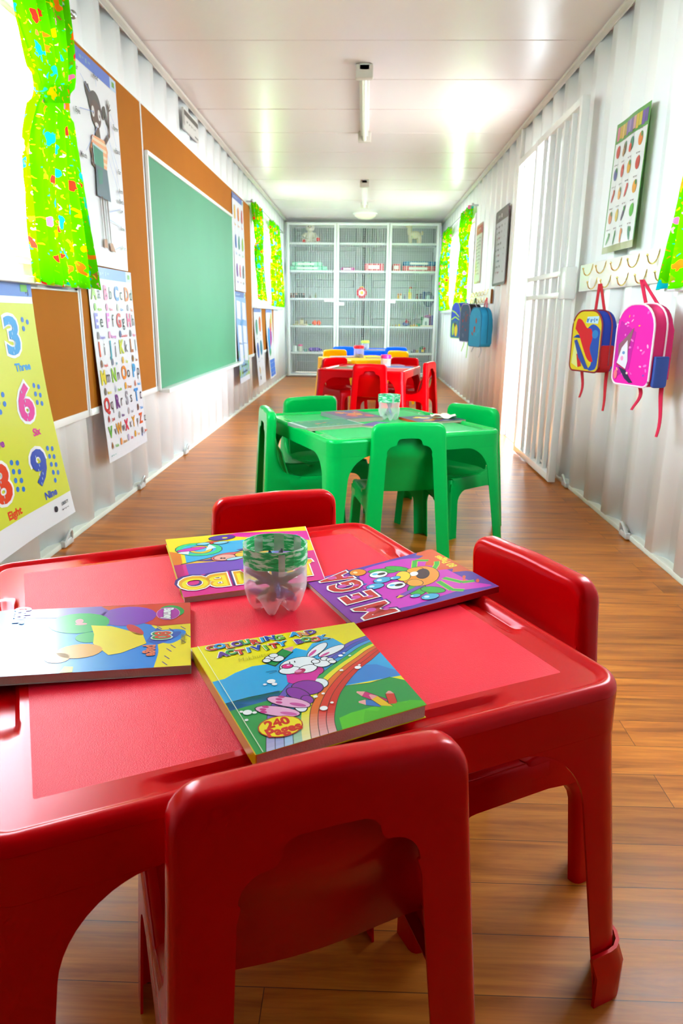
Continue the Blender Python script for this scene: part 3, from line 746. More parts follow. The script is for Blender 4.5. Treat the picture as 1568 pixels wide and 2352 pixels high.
# 6. shapes, 7. map
wd, ht = .594, .84
A = sheet(wd, ht, '#f0eefa'); header(A, wd, ht, 'Shapes', '#a8c0f0', '#7c98e4')
for x, y, c in ((.17, .63, '#2f9a80'), (.42, .66, '#f07818'), (.17, .38, '#2858c0'), (.42, .40, '#2888a8')): A.ell(x, y, .075, .085, c); A.marks(x, y-.12, .07, .012, '#505878', 4)
A.ell(.17, .16, .035, .04, '#f0c060'); A.ell(.42, .16, .03, .03, '#e0d8e8'); A.rect(.13, .06, .20, .10, '#606068')
poster('shapes_poster', 'white shapes poster under the far left window, nearer the chalkboard', 'poster', 7.86, wd, 1.0, ht, A, bulge=.045)
A = sheet(wd, ht, '#f2f0fa'); header(A, wd, ht, 'My country', '#a8c0f0', '#7c98e4')
for pts, c in (([(.10, .30), (.25, .36), (.30, .58), (.16, .62), (.08, .48)], '#18a0f0'), ([(.25, .36), (.36, .40), (.40, .60), (.30, .62)], '#e83098'), ([(.30, .60), (.46, .56), (.50, .68), (.34, .72)], '#f09028'), ([(.14, .26), (.30, .30), (.28, .36), (.12, .34)], '#28a848'), ([(.40, .66), (.50, .66), (.52, .76), (.42, .78)], '#e0d810'), ([(.38, .40), (.46, .46), (.46, .56), (.40, .56)], '#8848c0')): A.poly(pts, c)
A.rect(.06, .02, .54, .22, '#3878e8', 4, 3); A.up()
for i in range(4):
    for j in range(3): A.marks(.12+.12*i, .06+.06*j, .07, .014, '#e8f0ff', 3)
poster('map_poster', 'white map poster with coloured regions under the far left window, nearer the cupboard', 'poster', 8.82, wd, 1.0, ht, A, bulge=.05)
# small ventilation notice above the board
t = thing('wall_plate', 'small white louvred wall plate high on the left wall above the chalkboard', 'plate', (-1.183, 5.07, 2.09))
A = Art(.0006); A.slab([(0, 0), (.42, 0), (.42, .125), (0, .125)], 0, .012, '#e6e4e2')
A.L = 21; A.rect(.01, .085, .41, .115, '#54504c'); A.rect(.01, .02, .02, .115, '#6a6460'); A.marks(.2, .055, .26, .016, '#8a8580', 8); A.rect(.30, .008, .40, .02, '#7a7470')
A.build('plate', PRINT_PAPER, t, lambda u, v, h: (h, u, v))

# curtains
def curtain_mat():
    m = bpy.data.materials.new('lime_animal_print'); m.use_nodes = True; nt = m.node_tree; N = nt.nodes.new; Lk = nt.links.new; nt.nodes.remove(nt.nodes['Principled BSDF'])
    uv = N('ShaderNodeUVMap'); uv.uv_map = 'UVMap'
    nz = N('ShaderNodeTexNoise'); nz.inputs['Scale'].default_value = 34; nz.inputs['Detail'].default_value = 1; Lk(uv.outputs[0], nz.inputs['Vector'])
    ma = N('ShaderNodeVectorMath'); ma.operation = 'MULTIPLY_ADD'; Lk(nz.outputs['Color'], ma.inputs[0]); ma.inputs[1].default_value = (.07, .07, 0); Lk(uv.outputs[0], ma.inputs[2])
    prev = None
    base = (*hexc('#55c400'), 1)
    def layer(prev, scale, thr, cols, seedoff, randomness=1):
        mp = N('ShaderNodeMapping'); mp.inputs['Location'].default_value = (seedoff, seedoff*.7, 0); Lk(ma.outputs[0], mp.inputs[0])
        v = N('ShaderNodeTexVoronoi'); v.voronoi_dimensions = '2D'; v.inputs['Scale'].default_value = scale; v.inputs['Randomness'].default_value = randomness; Lk(mp.outputs[0], v.inputs['Vector'])
        lt = N('ShaderNodeMath'); lt.operation = 'LESS_THAN'; lt.inputs[1].default_value = thr; Lk(v.outputs['Distance'], lt.inputs[0])
        sp = N('ShaderNodeSeparateColor'); Lk(v.outputs['Color'], sp.inputs[0])
        cr = N('ShaderNodeValToRGB'); cr.color_ramp.interpolation = 'CONSTANT'; e = cr.color_ramp.elements
        e[0].position = 0; e[0].color = (*hexc(cols[0]), 1); e[1].position = 1/len(cols); e[1].color = (*hexc(cols[1]), 1)
        for i in range(2, len(cols)): q = e.new(i/len(cols)); q.color = (*hexc(cols[i]), 1)
        Lk(sp.outputs[0], cr.inputs[0])
        mx = N('ShaderNodeMix'); mx.data_type = 'RGBA'; Lk(lt.outputs[0], mx.inputs[0]); Lk(cr.outputs[0], mx.inputs[7])
        if prev is None: mx.inputs[6].default_value = base
        else: Lk(prev, mx.inputs[6])
        return mx.outputs[2]
    o = layer(None, 11, .10, ['#5fbf00', '#b07030', '#62c000', '#8a9a10'], 3.1)
    o = layer(o, 32, .12, ['#ff9a10', '#f8e010', '#28d8a0', '#ff9ab0', '#f07018', '#7ee000'], 1.7)
    o = layer(o, 13, .23, ['#ff6ab0', '#10bcd8', '#f87414', '#e83020', '#f4c800', '#18a8a0'], 0.3)
    d = N('ShaderNodeBsdfDiffuse'); tr = N('ShaderNodeBsdfTranslucent'); Lk(o, d.inputs[0]); Lk(o, tr.inputs[0])
    mx = N('ShaderNodeMixShader'); mx.inputs[0].default_value = .30; Lk(d.outputs[0], mx.inputs[1]); Lk(tr.outputs[0], mx.inputs[2]); Lk(mx.outputs[0], nt.nodes['Material Output'].inputs[0])
    return m
CURT = curtain_mat()
def curtain(label, side, x, keys, pleats, amp=.022, du=.75, tie=None, ph=0):
    """keys: list of (z, y_left, y_right)"""
    t = thing('curtain', label, 'curtain', (side*x, (keys[0][1]+keys[0][2])/2, keys[-1][0]), group='lime green animal print curtains')
    O = Vector(t.location); zs = [k[0] for k in keys][::-1]; ya = [k[1] for k in keys][::-1]; yb = [k[2] for k in keys][::-1]
    nu, nv = 90, 60; vs = []; uvs = []; z0, z1 = zs[0], zs[-1]
    dense = catmull([(z, a, b) for z, a, b in zip(zs, ya, yb)], 8); dz = [p[0] for p in dense]; da = [p[1] for p in dense]; db = [p[2] for p in dense]
    for i in range(nv+1):
        z = lerp(z0, z1, i/nv); a = interp(z, dz, da); b = interp(z, dz, db); wdt = abs(b-a)
        am = amp*(1.0+.35*math.sin(z*5+ph)) * (.55 if wdt < .25 else 1)
        for j in range(nu+1):
            u = j/nu; q = 2*PI*pleats*(u+.03*math.sin(z*4+u*7+ph))
            vs.append(tuple(Vector((side*(x+am*math.sin(q)+.010*math.sin(q*2.3+z*6)), lerp(a, b, u)+.006*math.cos(q), z+.008*math.sin(q)*(1-(z-z0)/(z1-z0))))-O)); uvs.append((u*du+ph, z))
    fs = [(i*(nu+1)+j, i*(nu+1)+j+1, (i+1)*(nu+1)+j+1, (i+1)*(nu+1)+j) for i in range(nv) for j in range(nu)]
    me = bpy.data.meshes.new('fabric'); me.from_pydata(vs, [], fs); me.shade_smooth(); ul = me.uv_layers.new(name='UVMap')
    ul.data.foreach_set('uv', [c for f in fs for k in f for c in uvs[k]])
    obj('fabric', me, CURT, t)
    if tie:
        z = tie; a = interp(z, dz, da); b = interp(z, dz, db); mb = MB(); n = 24; rows = []
        for k in range(n): q = 2*PI*k/n; rows.append([(side*(x+.045*math.sin(q))-O.x, (a+b)/2+((b-a)/2+.012)*math.cos(q)-O.y, z+dzz+.03*math.cos(q)-O.z) for dzz in (-.03, 0, .03)])
        mb.grid(rows, close_v=True); me = mb.mesh('tie_band'); ul = me.uv_layers.new(name='UVMap')
        for lp in me.loops: v = me.vertices[lp.vertex_index].co; ul.data[lp.index].uv = (v.y*1.0+.4, v.z+.7)
        obj('tie_band', me, CURT, t)
    return t
def rod(label, side, x, y0, y1, z):
    t = thing('curtain_rod', label, 'curtain rod', (side*x, y0, z))
    MB().tube([(0, 0, 0), (0, y1-y0, 0)], .008, 10).build('pole', STEEL, t)
    for yy in (0, y1-y0): MB().ball((0, yy, 0), .016, 12, 8).build('finial', STEEL, t)
    for yy in (.05, y1-y0-.05): MB().box(min(0, side*(XW-x)), max(0, side*(XW-x)), yy-.008, yy+.008, -.008, .008, .002).build('bracket', STEEL, t)
rod('steel curtain rod above the near left window', -1, 1.12, 1.3, 3.10, 2.03)
rod('steel curtain rod above the far left window', -1, 1.12, 7.60, 10.45, 2.02)
rod('steel curtain rod above the near right window', 1, 1.12, 1.3, 2.80, 2.03)
rod('steel curtain rod above the far right window', 1, 1.12, 7.90, 10.95, 2.04)
curtain('lime green animal print curtain tied back at the near left window', -1, 1.125, [(2.05, 2.62, 3.06), (1.90, 2.66, 3.055), (1.78, 2.71, 3.02), (1.69, 2.745, 2.955), (1.62, 2.70, 2.96), (1.50, 2.62, 3.0), (1.35, 2.565, 3.055), (1.20, 2.54, 3.11), (1.025, 2.55, 3.15)], 5, tie=1.69)
curtain('lime green animal print curtain at the near right window edge beside the pink backpack', 1, 1.125, [(2.05, 2.30, 2.66), (1.80, 2.32, 2.62), (1.65, 2.36, 2.60), (1.5, 2.30, 2.64), (1.30, 2.24, 2.71), (1.033, 2.16, 2.79)], 5, ph=.9, tie=1.65)
curtain('lime green animal print curtain at the near side of the far left window', -1, 1.125, [(2.03, 7.66, 8.26), (1.85, 7.85, 8.28), (1.68, 7.98, 8.22), (1.60, 7.92, 8.22), (1.35, 7.92, 8.35), (1.08, 7.98, 8.56)], 5, ph=.3, tie=1.64)
curtain('lime green animal print curtain at the far side of the far left window', -1, 1.125, [(2.03, 9.10, 9.95), (1.85, 9.15, 10.0), (1.68, 9.30, 10.0), (1.60, 9.25, 10.02), (1.35, 9.1, 10.2), (1.03, 9.15, 10.45)], 6, ph=.6, tie=1.64)
curtain('lime green animal print curtain at the near side of the far right window', 1, 1.125, [(2.06, 8.0, 8.75), (1.85, 8.15, 8.82), (1.70, 8.33, 8.62), (1.60, 8.25, 8.68), (1.35, 8.1, 8.95), (1.01, 8.05, 9.15)], 5, ph=.2, tie=1.66)
curtain('lime green animal print curtain at the far side of the far right window', 1, 1.125, [(2.06, 9.9, 10.75), (1.85, 9.95, 10.8), (1.68, 10.05, 10.85), (1.55, 10.0, 10.85), (1.35, 9.9, 10.85), (1.01, 9.7, 10.8)], 6, ph=.5, tie=1.64)

# ------------------------------------------------------------------ right wall: posters, hook rails
A = Art(.0008); wd, ht = .392, .555
A.rect(0, 0, wd, ht, '#3f9a24', 6, 8, 0); A.rect(0, ht, wd, 0, '#3f9a24', 6, 8, -1); A.up(); A.rect(.012, .03, wd-.008, ht-.085, '#eef0f2', 6, 8); A.rect(0, 0, wd, .03, '#9a9a48', 6, 1)
for k, c in enumerate(('#d87090', '#d8b020', '#e8c060', '#c0a820', '#8068b0', '#9a88c8', '#7a60a8', '#d8a0a0', '#e0c018', '#d8c830', '#7050b0', '#5a48a0')): A.rect(.02+.03*k, ht-.075+.006*(k % 2), .047+.03*k, ht-.018, c, L=A.L+1)
A.up(2)
fr = [['#cc3018', '#7a5018', '#1d8060', '#f08010'], ['#5858a0', '#d83818', '#e8a810', '#c83018'], ['#c83820', '#e89810', '#d83030', '#eca010'], ['#dc8040', '#dcc020', '#4a2858', '#58b838'], ['#58a048', '#2f8a38', '#dc8018', '#12785a']]
for r_, rw in enumerate(fr):
    for c_, c in enumerate(rw):
        x = .058+.091*c_; y = ht-.125-.092*r_
        rx, ry, ro = (.022, .026, 0)
        if r_ in (2,) and c_ in (0, 2): rx, ry, ro = .010, .030, -30
        if r_ == 3 and c_ in (2,): rx, ry, ro = .010, .036, -35
        if r_ == 4: rx, ry, ro = (.010, .032, -40+20*c_)
        A.ell(x, y, rx, ry, c, ro); A.ell(x+.010, y+.016, .008, .012, '#3a8a30' if (r_+c_) % 2 else c, 30, L=A.L+1)
        if r_ == 0 and c_ in (1, 2): A.ell(x-.012, y-.014, .016, .018, '#e84020' if c_ == 2 else '#b08850', L=A.L+1)
        A.marks(x, y+.040, .045, .006, '#8a6a78', 4, L=A.L+1)
# side > 0: u runs from the far edge towards the camera, as read from inside the room
def rposter(name, label, y_far, wd, z_bot, x0, art, lean=0, ht=.5, cat='poster'):
    t = thing(name, label, cat, (x0, y_far, z_bot))
    art.build('sheet', PRINT_PAPER, t, lambda u, v, h: (-h-lean*(1-v/ht)+.003*math.sin(u*20), -u, v)); return t
rposter('fruit_poster', 'green-bordered fruit and vegetable poster above the near hook rail', 3.605, wd, 1.215, 1.160, A, .012, ht)
def rules(bg, edge, head, wd, ht, n, seed):
    rnd = random.Random(seed); A = Art(.0008); pts = rrect(0, wd, 0, ht, .03); A.slab(pts, -.003, 0, edge); A.L = 1
    A.poly(rrect(.022, wd-.022, .02, ht-.02, .02), bg); A.up(); A.rect(.022, ht-.10, wd-.022, ht-.02, head); A.up(); A.marks(wd/2, ht-.058, wd*.6, .03, '#d8c8cc', 9)
    for k in range(n): A.marks(wd/2+rnd.uniform(-.03, .03), ht-.14-(ht-.2)*k/n, wd*rnd.uniform(.5, .75), (ht-.2)/n*.42, ['#48303c', '#8a3048', '#5a6a88', '#605048'][rnd.randrange(4)], 7)
    return A
rposter('rules_sign', 'dark-edged laminated rules sign on the right wall next to the doorway', 6.76, .62, 1.19, 1.172, rules('#c9c5d0', '#4a2834', '#5a3040', .62, .62, 9, 1), .0, .62, 'sign')
rposter('song_poster', 'pale red-topped poster on the right wall beside the far window', 7.92, .40, 1.255, 1.178, rules('#ded8cf', '#c89090', '#c02838', .40, .58, 11, 5), .0, .58)
def hook_mesh():
    mb = MB(); pts = [(0, 0, .022), (-.004, 0, .006), (-.010, 0, -.010), (-.022, 0, -.020), (-.036, 0, -.014), (-.043, 0, .002), (-.045, 0, .010)]
    mb.tube(catmull(pts, 4), .0030, 8); mb.ball((-.045, 0, .012), .0052, 10, 6); mb.tube([(.0, 0, .022), (.004, 0, .034)], .0045, 8); return mb.mesh('hook')
HM = hook_mesh()
def rail(label, y0, y1, z0, z1, ups, lows, edge=None):
    t = thing('coat_rail', label, 'hook rail', (1.165, y0, z0)); MB().box(0, .018, 0, y1-y0, 0, z1-z0, .003).build('backboard', mat('rail_paint', '#f4f3ee', .35, coat=.2), t)
    if edge: MB().box(-.001, .019, -.012, 0, 0, z1-z0, .001).build('bare_end', mat('raw_timber', '#9a5a18', .7, vary=.15, vscale=20), t)
    for y, z in ups+lows:
        o = bpy.data.objects.new('hook', HM); COL.objects.link(o); o.parent = t; o.location = (-.001, y-y0, z-z0)
    return t
HM.materials.append(BRASS)

# ------------------------------------------------------------------ books on the tables
PAGES = mat('page_edges', '#b9a596', .8, bump=.6, bscale=500, vary=.12, vscale=60)
def book(name, label, TL, TR, BR, BL, th, art, cover, spine, w, h, cat='book', group=None, curl=0, pm=None):
    """corners are (x, y, z of the underside); u runs TL->TR, v up"""
    C = [np.array(c, float) for c in (TL, TR, BR, BL)]; o = sum(C)/4
    t = thing(name, label, cat, tuple(o), group=group)
    PLN = np.linalg.lstsq(np.array([[c[0]-o[0], c[1]-o[1], 1] for c in C]), np.array([c[2]-o[2] for c in C]), rcond=None)[0]
    def fn(u, v, hh):
        a, b = u/w, v/h; p = (C[0]*(1-a)+C[1]*a)*b+(C[3]*(1-a)+C[2]*a)*(1-b)-o
        return (p[0], p[1], float(np.dot(PLN, (p[0], p[1], 1)))+hh)
    mb = MB(); N = 8; rows = []
    e = .002
    def G(u0, u1, v0, v1, h0, h1, A):
        A.F.append
    P = Art(); 
    def block(A, u0, u1, v0, v1, h0, h1, col, n=8):
        c = hexc(col)
        for i in range(n):
            a, b = lerp(u0, u1, i/n), lerp(u0, u1, (i+1)/n); d1, d2 = lerp(v0, v1, i/n), lerp(v0, v1, (i+1)/n)
            A.F.append(([(a, v0, h0), (b, v0, h0), (b, v0, h1), (a, v0, h1)], c)); A.F.append(([(b, v1, h0), (a, v1, h0), (a, v1, h1), (b, v1, h1)], c))
            A.F.append(([(u1, d1, h0), (u1, d2, h0), (u1, d2, h1), (u1, d1, h1)], c)); A.F.append(([(u0, d2, h0), (u0, d1, h0), (u0, d1, h1), (u0, d2, h1)], c))
            for j in range(n):
                e1, e2 = lerp(v0, v1, j/n), lerp(v0, v1, (j+1)/n)
                A.F.append(([(a, e1, h1), (b, e1, h1), (b, e2, h1), (a, e2, h1)], c)); A.F.append(([(a, e2, h0), (b, e2, h0), (b, e1, h0), (a, e1, h0)], c))
    block(P, .001, w-.0015, .0015, h-.0015, .0006, th-.0007, '#cfc0b4')
    po = P.build('page_block', PAGES, t, fn)
    Cv = Art(); block(Cv, 0, w, 0, h, 0, .0006, cover); block(Cv, 0, w, 0, h, th-.0007, th, cover); block(Cv, -.0012, .0003, 0, h, 0, th, spine)
    mxh = max(p[2] for pts, c in art.F for p in pts) or 1; sc_ = min(1, .0010/mxh)
    for pts, c in art.F: Cv.F.append(([(p[0], p[1], th+.00004+p[2]*sc_) for p in pts], c))
    Cv.build('cover', pm or PRINT_GLOSS, t, fn)
    return t
def scaled(A0, w, h):   # unit-square drawing -> book size
    for i, (pts, c) in enumerate(A0.F): A0.F[i] = ([(p[0]*w, p[1]*h, p[2]) for p in pts], c)
    return A0
def sm(pts, n=5): return catmull(pts, n)
# --- colouring and activity book
A = Art(); asp = .225/.268
A.rect(0, 0, 1, 1, '#fff000', 8, 8); A.up()
A.poly([(0, .40), (.305, .405), (.62, .33), (1, .30), (1, .60), (.93, .62), (.88, .60), (.80, .84), (.66, .82), (.60, .75), (.55, .80), (.46, .74), (.336, .683), (.25, .69), (.141, .657), (.07, .62), (0, .614)], '#18aeea'); A.up()
A.poly([(0, .34), (.3, .36), (.3, .42), (0, .405)], '#1a80dc'); A.poly([(0, 0), (1, 0), (1, .25), (.935, .31), (.80, .30), (.655, .325), (.5, .40), (.305, .41), (.12, .415), (0, .405)], '#12a048'); A.up()
A.poly([(.62, .34), (.70, .46), (.80, .50), (.92, .46), (1, .36), (1, .30), (.935, .31)], '#2a88d8'); A.up()
A.poly([(.474, 0), (1, 0), (1, .04), (.93, .07), (.80, .09), (.70, .10), (.58, .10), (.50, .085)], '#58d020')
Lf = sm([(.05, .0), (.12, .15), (.187, .28), (.28, .37), (.374, .455), (.48, .53), (.60, .60), (.74, .68), (.876, .76), (1.0, .80)]); Rt = sm([(.443, .0), (.47, .08), (.522, .168), (.59, .26), (.66, .33), (.74, .40), (.82, .46), (.904, .51), (.96, .55), (1.0, .58)])
rb = ['#6a58c0', '#3858c8', '#28a0e0', '#30b050', '#f8e818', '#f07018', '#e83020', '#e02818']; n = len(rb); A.up()
for k, c in enumerate(rb):
    a = k/n; b = (k+1)/n
    for i in range(len(Lf)-1):
        l0, l1, r0, r1 = Lf[i], Lf[i+1], Rt[i], Rt[i+1]; q = lambda L, R, t: (L[0]+(R[0]-L[0])*t, L[1]+(R[1]-L[1])*t)
        f_ = max(0, 1-i/(len(Lf)*.18)); cc = tuple(x*(1-.45*f_)+.45*f_ for x in hexc(c))
        A.poly([q(l0, r0, a), q(l0, r0, b), q(l1, r1, b), q(l1, r1, a)], cc)
A.up()
for k in range(n+1):
    if k in (4,): continue
    A.line([(lerp(Lf[i][0], Rt[i][0], k/n), lerp(Lf[i][1], Rt[i][1], k/n)) for i in range(len(Lf))], .0035, '#182028')
A.up(); A.line([(0, .405), (.12, .415), (.305, .41)], .004, '#104030'); A.line([(.655, .325), (.80, .30), (.935, .31)], .005, '#104030')
# pencils
for (x0, y0, x1, y1, c) in ((.80, .10, .659, .165, '#2878c8'), (.80, .13, .69, .25, '#d81078'), (.80, .06, .745, .20, '#f8c810'), (.83, .10, .865, .19, '#e03018')):
    A.line([(x0, y0-.02), (x1+(x0-x1)*.25, y1+(y0-y1)*.25)], .055, '#182028'); A.up(); A.line([(x0, y0-.02), (x1+(x0-x1)*.25, y1+(y0-y1)*.25)], .047, c); A.up()
    A.line([(x1+(x0-x1)*.25, y1+(y0-y1)*.25), (x1, y1)], [.047, .012], '#f8a8a8'); A.up()
A.poly([(.60, .0), (1, .0), (1, .04), (.93, .075), (.90, .06), (.86, .085), (.82, .06), (.76, .09), (.72, .055), (.66, .09), (.63, .05)], '#48c018'); A.up()
# rabbit
OC = '#101828'
def OE(x, y, rx, ry, c, rot=0, ow=.006): A.ell(x, y, rx+ow, ry+ow*.85, OC, rot); A.up(); A.ell(x, y, rx, ry, c, rot); A.up()
OE(.66, .735, .10, .030, '#f4f8fb', 38); OE(.735, .695, .10, .030, '#f4f8fb', 22); A.ell(.62, .71, .045, .011, '#e048a0', 40); A.ell(.68, .668, .04, .010, '#e048a0', 24)
A.line([(.346, .671), (.50, .79)], .075, OC); A.up(); A.line([(.35, .675), (.50, .79)], .062, '#189848'); A.up(); A.line([(.495, .787), (.54, .82)], [.062, .01], '#f0a0b0'); A.up()
OE(.535, .40, .045, .045, '#eef6fa'); OE(.56, .53, .05, .05, '#d80c8c')
A.poly([(.374, .468), (.40, .56), (.50, .60), (.585, .56), (.575, .49), (.491, .395), (.42, .42)], '#e010a0'); A.up()
OE(.455, .385, .085, .065, '#9028a8', -15); OE(.385, .345, .045, .075, '#9028a8', 25); OE(.41, .285, .03, .035, '#9028a8', 10)
OE(.35, .235, .03, .035, '#f0f6fa'); OE(.31, .30, .115, .040, '#f4b0d8', -36); OE(.225, .25, .115, .038, '#f4b0d8', -32)
for x, y in ((.27, .34), (.26, .315), (.29, .355), (.16, .29), (.155, .27), (.18, .305)): A.ell(x, y, .018, .010, '#d02888', -30)
A.ell(.345, .262, .045, .014, '#d858a8', -36); A.ell(.27, .212, .045, .013, '#d858a8', -32); A.up()
OE(.50, .615, .115, .072, '#f6fafc', 8); OE(.43, .575, .06, .035, '#f6fafc', -5); OE(.53, .555, .055, .035, '#f6fafc', 10)
A.ell(.478, .545, .038, .022, '#c01860', 20); A.up(); A.ell(.47, .55, .02, .012, '#f090c0'); OE(.432, .619, .030, .021, '#f01888'); A.ell(.44, .627, .010, .006, '#ffd0f0')
for x in (.455, .485): A.line([(x, .64), (x+.005, .66)], .006, OC)
A.line([(.36, .60), (.30, .605)], .003, OC); A.line([(.36, .59), (.31, .58)], .003, OC)
for x, y, r in ((.63, .585, .050), (.66, .62, .022), (.685, .60, .02), (.69, .575, .02), (.60, .61, .022)): OE(x, y, r, r*.85, '#f6fafc')
for x, y, r in ((.41, .715, .035), (.37, .735, .026), (.40, .755, .024), (.345, .715, .022)): OE(x, y, r, r*.85, '#f6fafc')
for x, y, r in ((.293, .506, .024), (.25, .49, .010), (.30, .475, .015), (.077, .294, .024), (.11, .28, .012), (.05, .31, .010), (.05, .24, .010), (.458, .183, .022), (.52, .21, .010), (.46, .29, .013), (.51, .30, .010), (.801, .463, .020), (.82, .485, .009), (.70, .47, .012), (.76, .62, .014), (.79, .64, .009), (.81, .60, .009)): A.ell(x, y, r, r*.8, '#ffffff')
A.up(); A.ell(.19, .135, .118, .078, '#c02010', -4); A.up(); A.ell(.19, .135, .112, .072, '#ffee10', -4); A.up()
A.text('240', .185, .163, .075, '#e01810', bold=.05, sx=1.15); A.text('Pages', .195, .105, .078, '#e01810', bold=.05, sx=1.1)
tl = ['#e02818', '#18a8e8', '#f08818', '#6828a0', '#28a840', '#e83820', '#18a0e0', '#1848b0', '#78c828']
def title(s, x0, x1, y, size, off):
    k = 0; n = len(s)
    for i, ch in enumerate(s):
        if ch == ' ': continue
        x = lerp(x0, x1, i/(n-1)); yy = y+.008*math.sin(i*2.1); L0 = A.L
        A.text(ch, x, yy, size, '#ffffff', bold=.10, rot=6*math.sin(i*1.7), sx=1.12); A.up(); A.text(ch, x+.004, yy-.004, size, '#303030', bold=.055, rot=6*math.sin(i*1.7), sx=1.12); A.up(); A.text(ch, x, yy, size, tl[(i+off) % 9], bold=.045, rot=6*math.sin(i*1.7), sx=1.12); A.L = L0
title('COLOURING AND', .10, .70, .952, .074, 0); title('ACTIVITY BOOK', .135, .745, .862, .074, 3); A.up(4)
A.text('Makhutso', .29, .775, .05, '#b8b020', rot=4, bold=-.01, shear=.3)
A.line([(.035, 0), (.035, 1)], .004, '#f6f6d8')
book('activity_book', 'thick yellow colouring and activity book with a white rabbit and rainbow cover', (-.199, .859, .4745), (.018, .952, .4745), (.104, .718, .4812), (-.075, .614, .4812), .0165, scaled(A, .225, .268), '#fff000', '#f0c400', .225, .268, curl=.004)

# --- MEGA book
A = Art(); A.rect(0, 0, 1, 1, '#4c28a8', 8, 8); A.up()
A.rect(0, .72, 1, 1, '#8a20a8', 8, 2); A.up(); A.poly(sm([(.05, .60), (.10, .80), (.30, .70), (.5, .74), (.72, .70), (.92, .62), (.96, .42), (.93, .25), (.80, .14), (.5, .12), (.2, .10), (.04, .03), (.10, .25)], 4), '#d818c0'); A.up()
A.poly([(.36, 0), (1, 0), (1, .13), (.95, .16), (.90, .12), (.86, .20), (.80, .14), (.70, .21), (.62, .13), (.55, .19), (.50, .08), (.44, .12), (.40, .03)], '#e85018'); A.up()
for x, y, r in ((.30, .10, 60), (.24, .13, 70), (.18, .06, 60)): A.ell(x, y, .012, .035, '#e85018', r)
A.up(); A.text('80 Pages', .68, .05, .085, '#f0e810', bold=.03); A.up()
for a, b in (((.60, .35), (.85, .22)), ((.85, .22), (.78, .14)), ((.52, .25), (.66, .13)), ((.66, .13), (.72, .10)), ((.38, .22), (.22, .16)), ((.22, .16), (.19, .08)), ((.34, .28), (.14, .28)), ((.14, .28), (.08, .22)), ((.30, .40), (.13, .42))): A.line([a, b], .045, '#d8f020'); 
A.up()
for a, b in (((.60, .35), (.85, .22)), ((.85, .22), (.78, .14)), ((.52, .25), (.66, .13)), ((.66, .13), (.72, .10)), ((.38, .22), (.22, .16)), ((.22, .16), (.19, .08)), ((.34, .28), (.14, .28)), ((.14, .28), (.08, .22)), ((.30, .40), (.13, .42))): A.line([a, b], .034, '#18b838')
A.up()
for x, y, rx, ry, c, ro in ((.80, .50, .11, .05, '#18b838', 50), (.78, .40, .10, .04, '#18b838', 30), (.30, .46, .12, .06, '#18b838', -20), (.22, .38, .09, .05, '#18b838', 30)): OE(x, y, rx, ry, c, ro, .008)
A.line([(.24, .62), (.36, .36)], .05, OC); A.up(); A.line([(.245, .61), (.36, .37)], .040, '#7838b8'); A.up(); A.line([(.26, .585), (.235, .63)], [.04, .008], '#f0c828'); A.up()
OE(.52, .33, .20, .13, '#f89818', -25); OE(.66, .31, .05, .06, '#f8a828', 0); OE(.42, .42, .07, .05, '#f8a828', 0); OE(.55, .30, .10, .045, '#3a1030', -25); A.ell(.59, .35, .045, .03, '#fafafa', -25); OE(.60, .43, .10, .05, '#ffd828', -20)
for x, y in ((.755, .553), (.461, .543)): OE(x, y, .068, .062, '#f8fcff'); A.ell(x-.005, y-.02, .025, .03, '#10141c'); A.ell(x+.02, y+.02, .02, .02, '#58c8f0'); A.up()
A.line([(.86, .66), (.80, .73), (.70, .74), (.62, .70)], .035, '#2868c8'); A.up(); OE(.90, .655, .075, .055, '#f89010'); A.ell(.91, .67, .025, .015, '#ffe0a0')
for x, y, r in ((.625, .575, .062), (.543, .662, .060), (.115, .45, .058), (.191, .52, .033), (.60, .49, .035)): OE(x, y, r*.85, r, '#38b0e0'); A.ell(x+.01, y+.02, r*.35, r*.3, '#d8f4ff'); A.up()
for i, ch in enumerate('MEGA'):
    x = (.125, .41, .68, .90)[i]; L0 = A.L
    sx = (1.15, 1.2, 1.0, .9)[i]
    A.text(ch, x+.012, .80, .29, '#401070', bold=.075, sx=sx); A.up(); A.text(ch, x, .81, .29, '#ffffff', bold=.07, sx=sx); A.up(); A.text(ch, x, .81, .285, '#d02020', bold=.035, sx=sx); A.up()
    A.ell(x+.02, .84, .035, .03, '#d848b0'); A.ell(x-.03, .76, .02, .02, '#d848b0'); A.L = L0
book('mega_book', 'purple colouring book titled in big red letters with a green crab-like creature', (.018, .959, .4742), (-.066, 1.131, .4742), (.163, 1.301, .479), (.257, 1.108, .4815), .0105, scaled(A, .192, .283), '#5028a8', '#c81020', .192, .283)

# --- JUMBO book (lies upside down to the viewer)
A = Art(); A.rect(0, 0, 1, 1, '#ffe400', 8, 8); A.up(); A.poly([(.0, .10), (.5, .0), (.62, .03), (.35, .16), (.2, .22), (0, .30)], '#e810a0')
A.poly([(0, .50), (1, .50), (1, 1), (0, 1)], '#e8108c'); A.poly([(1, .25), (1, .9), (.96, .9), (.93, .3)], '#f08010'); A.up()
A.poly([(.08, .16), (.90, .16), (.92, .70), (.08, .68)], '#28b4e8'); A.up(); A.poly([(.08, .44), (.92, .50), (.92, .70), (.08, .68)], '#7848c0'); A.up()
A.poly([(.95, .50), (.30, .30), (.20, .40), (.55, .52)], '#f8c020'); A.up(); A.line([(.95, .50), (.30, .30)], .012, OC); A.poly([(.85, .47), (.60, .44), (.58, .50), (.75, .50)], '#502890'); A.poly([(.55, .34), (.30, .28), (.28, .34), (.50, .38)], '#502890'); A.up()
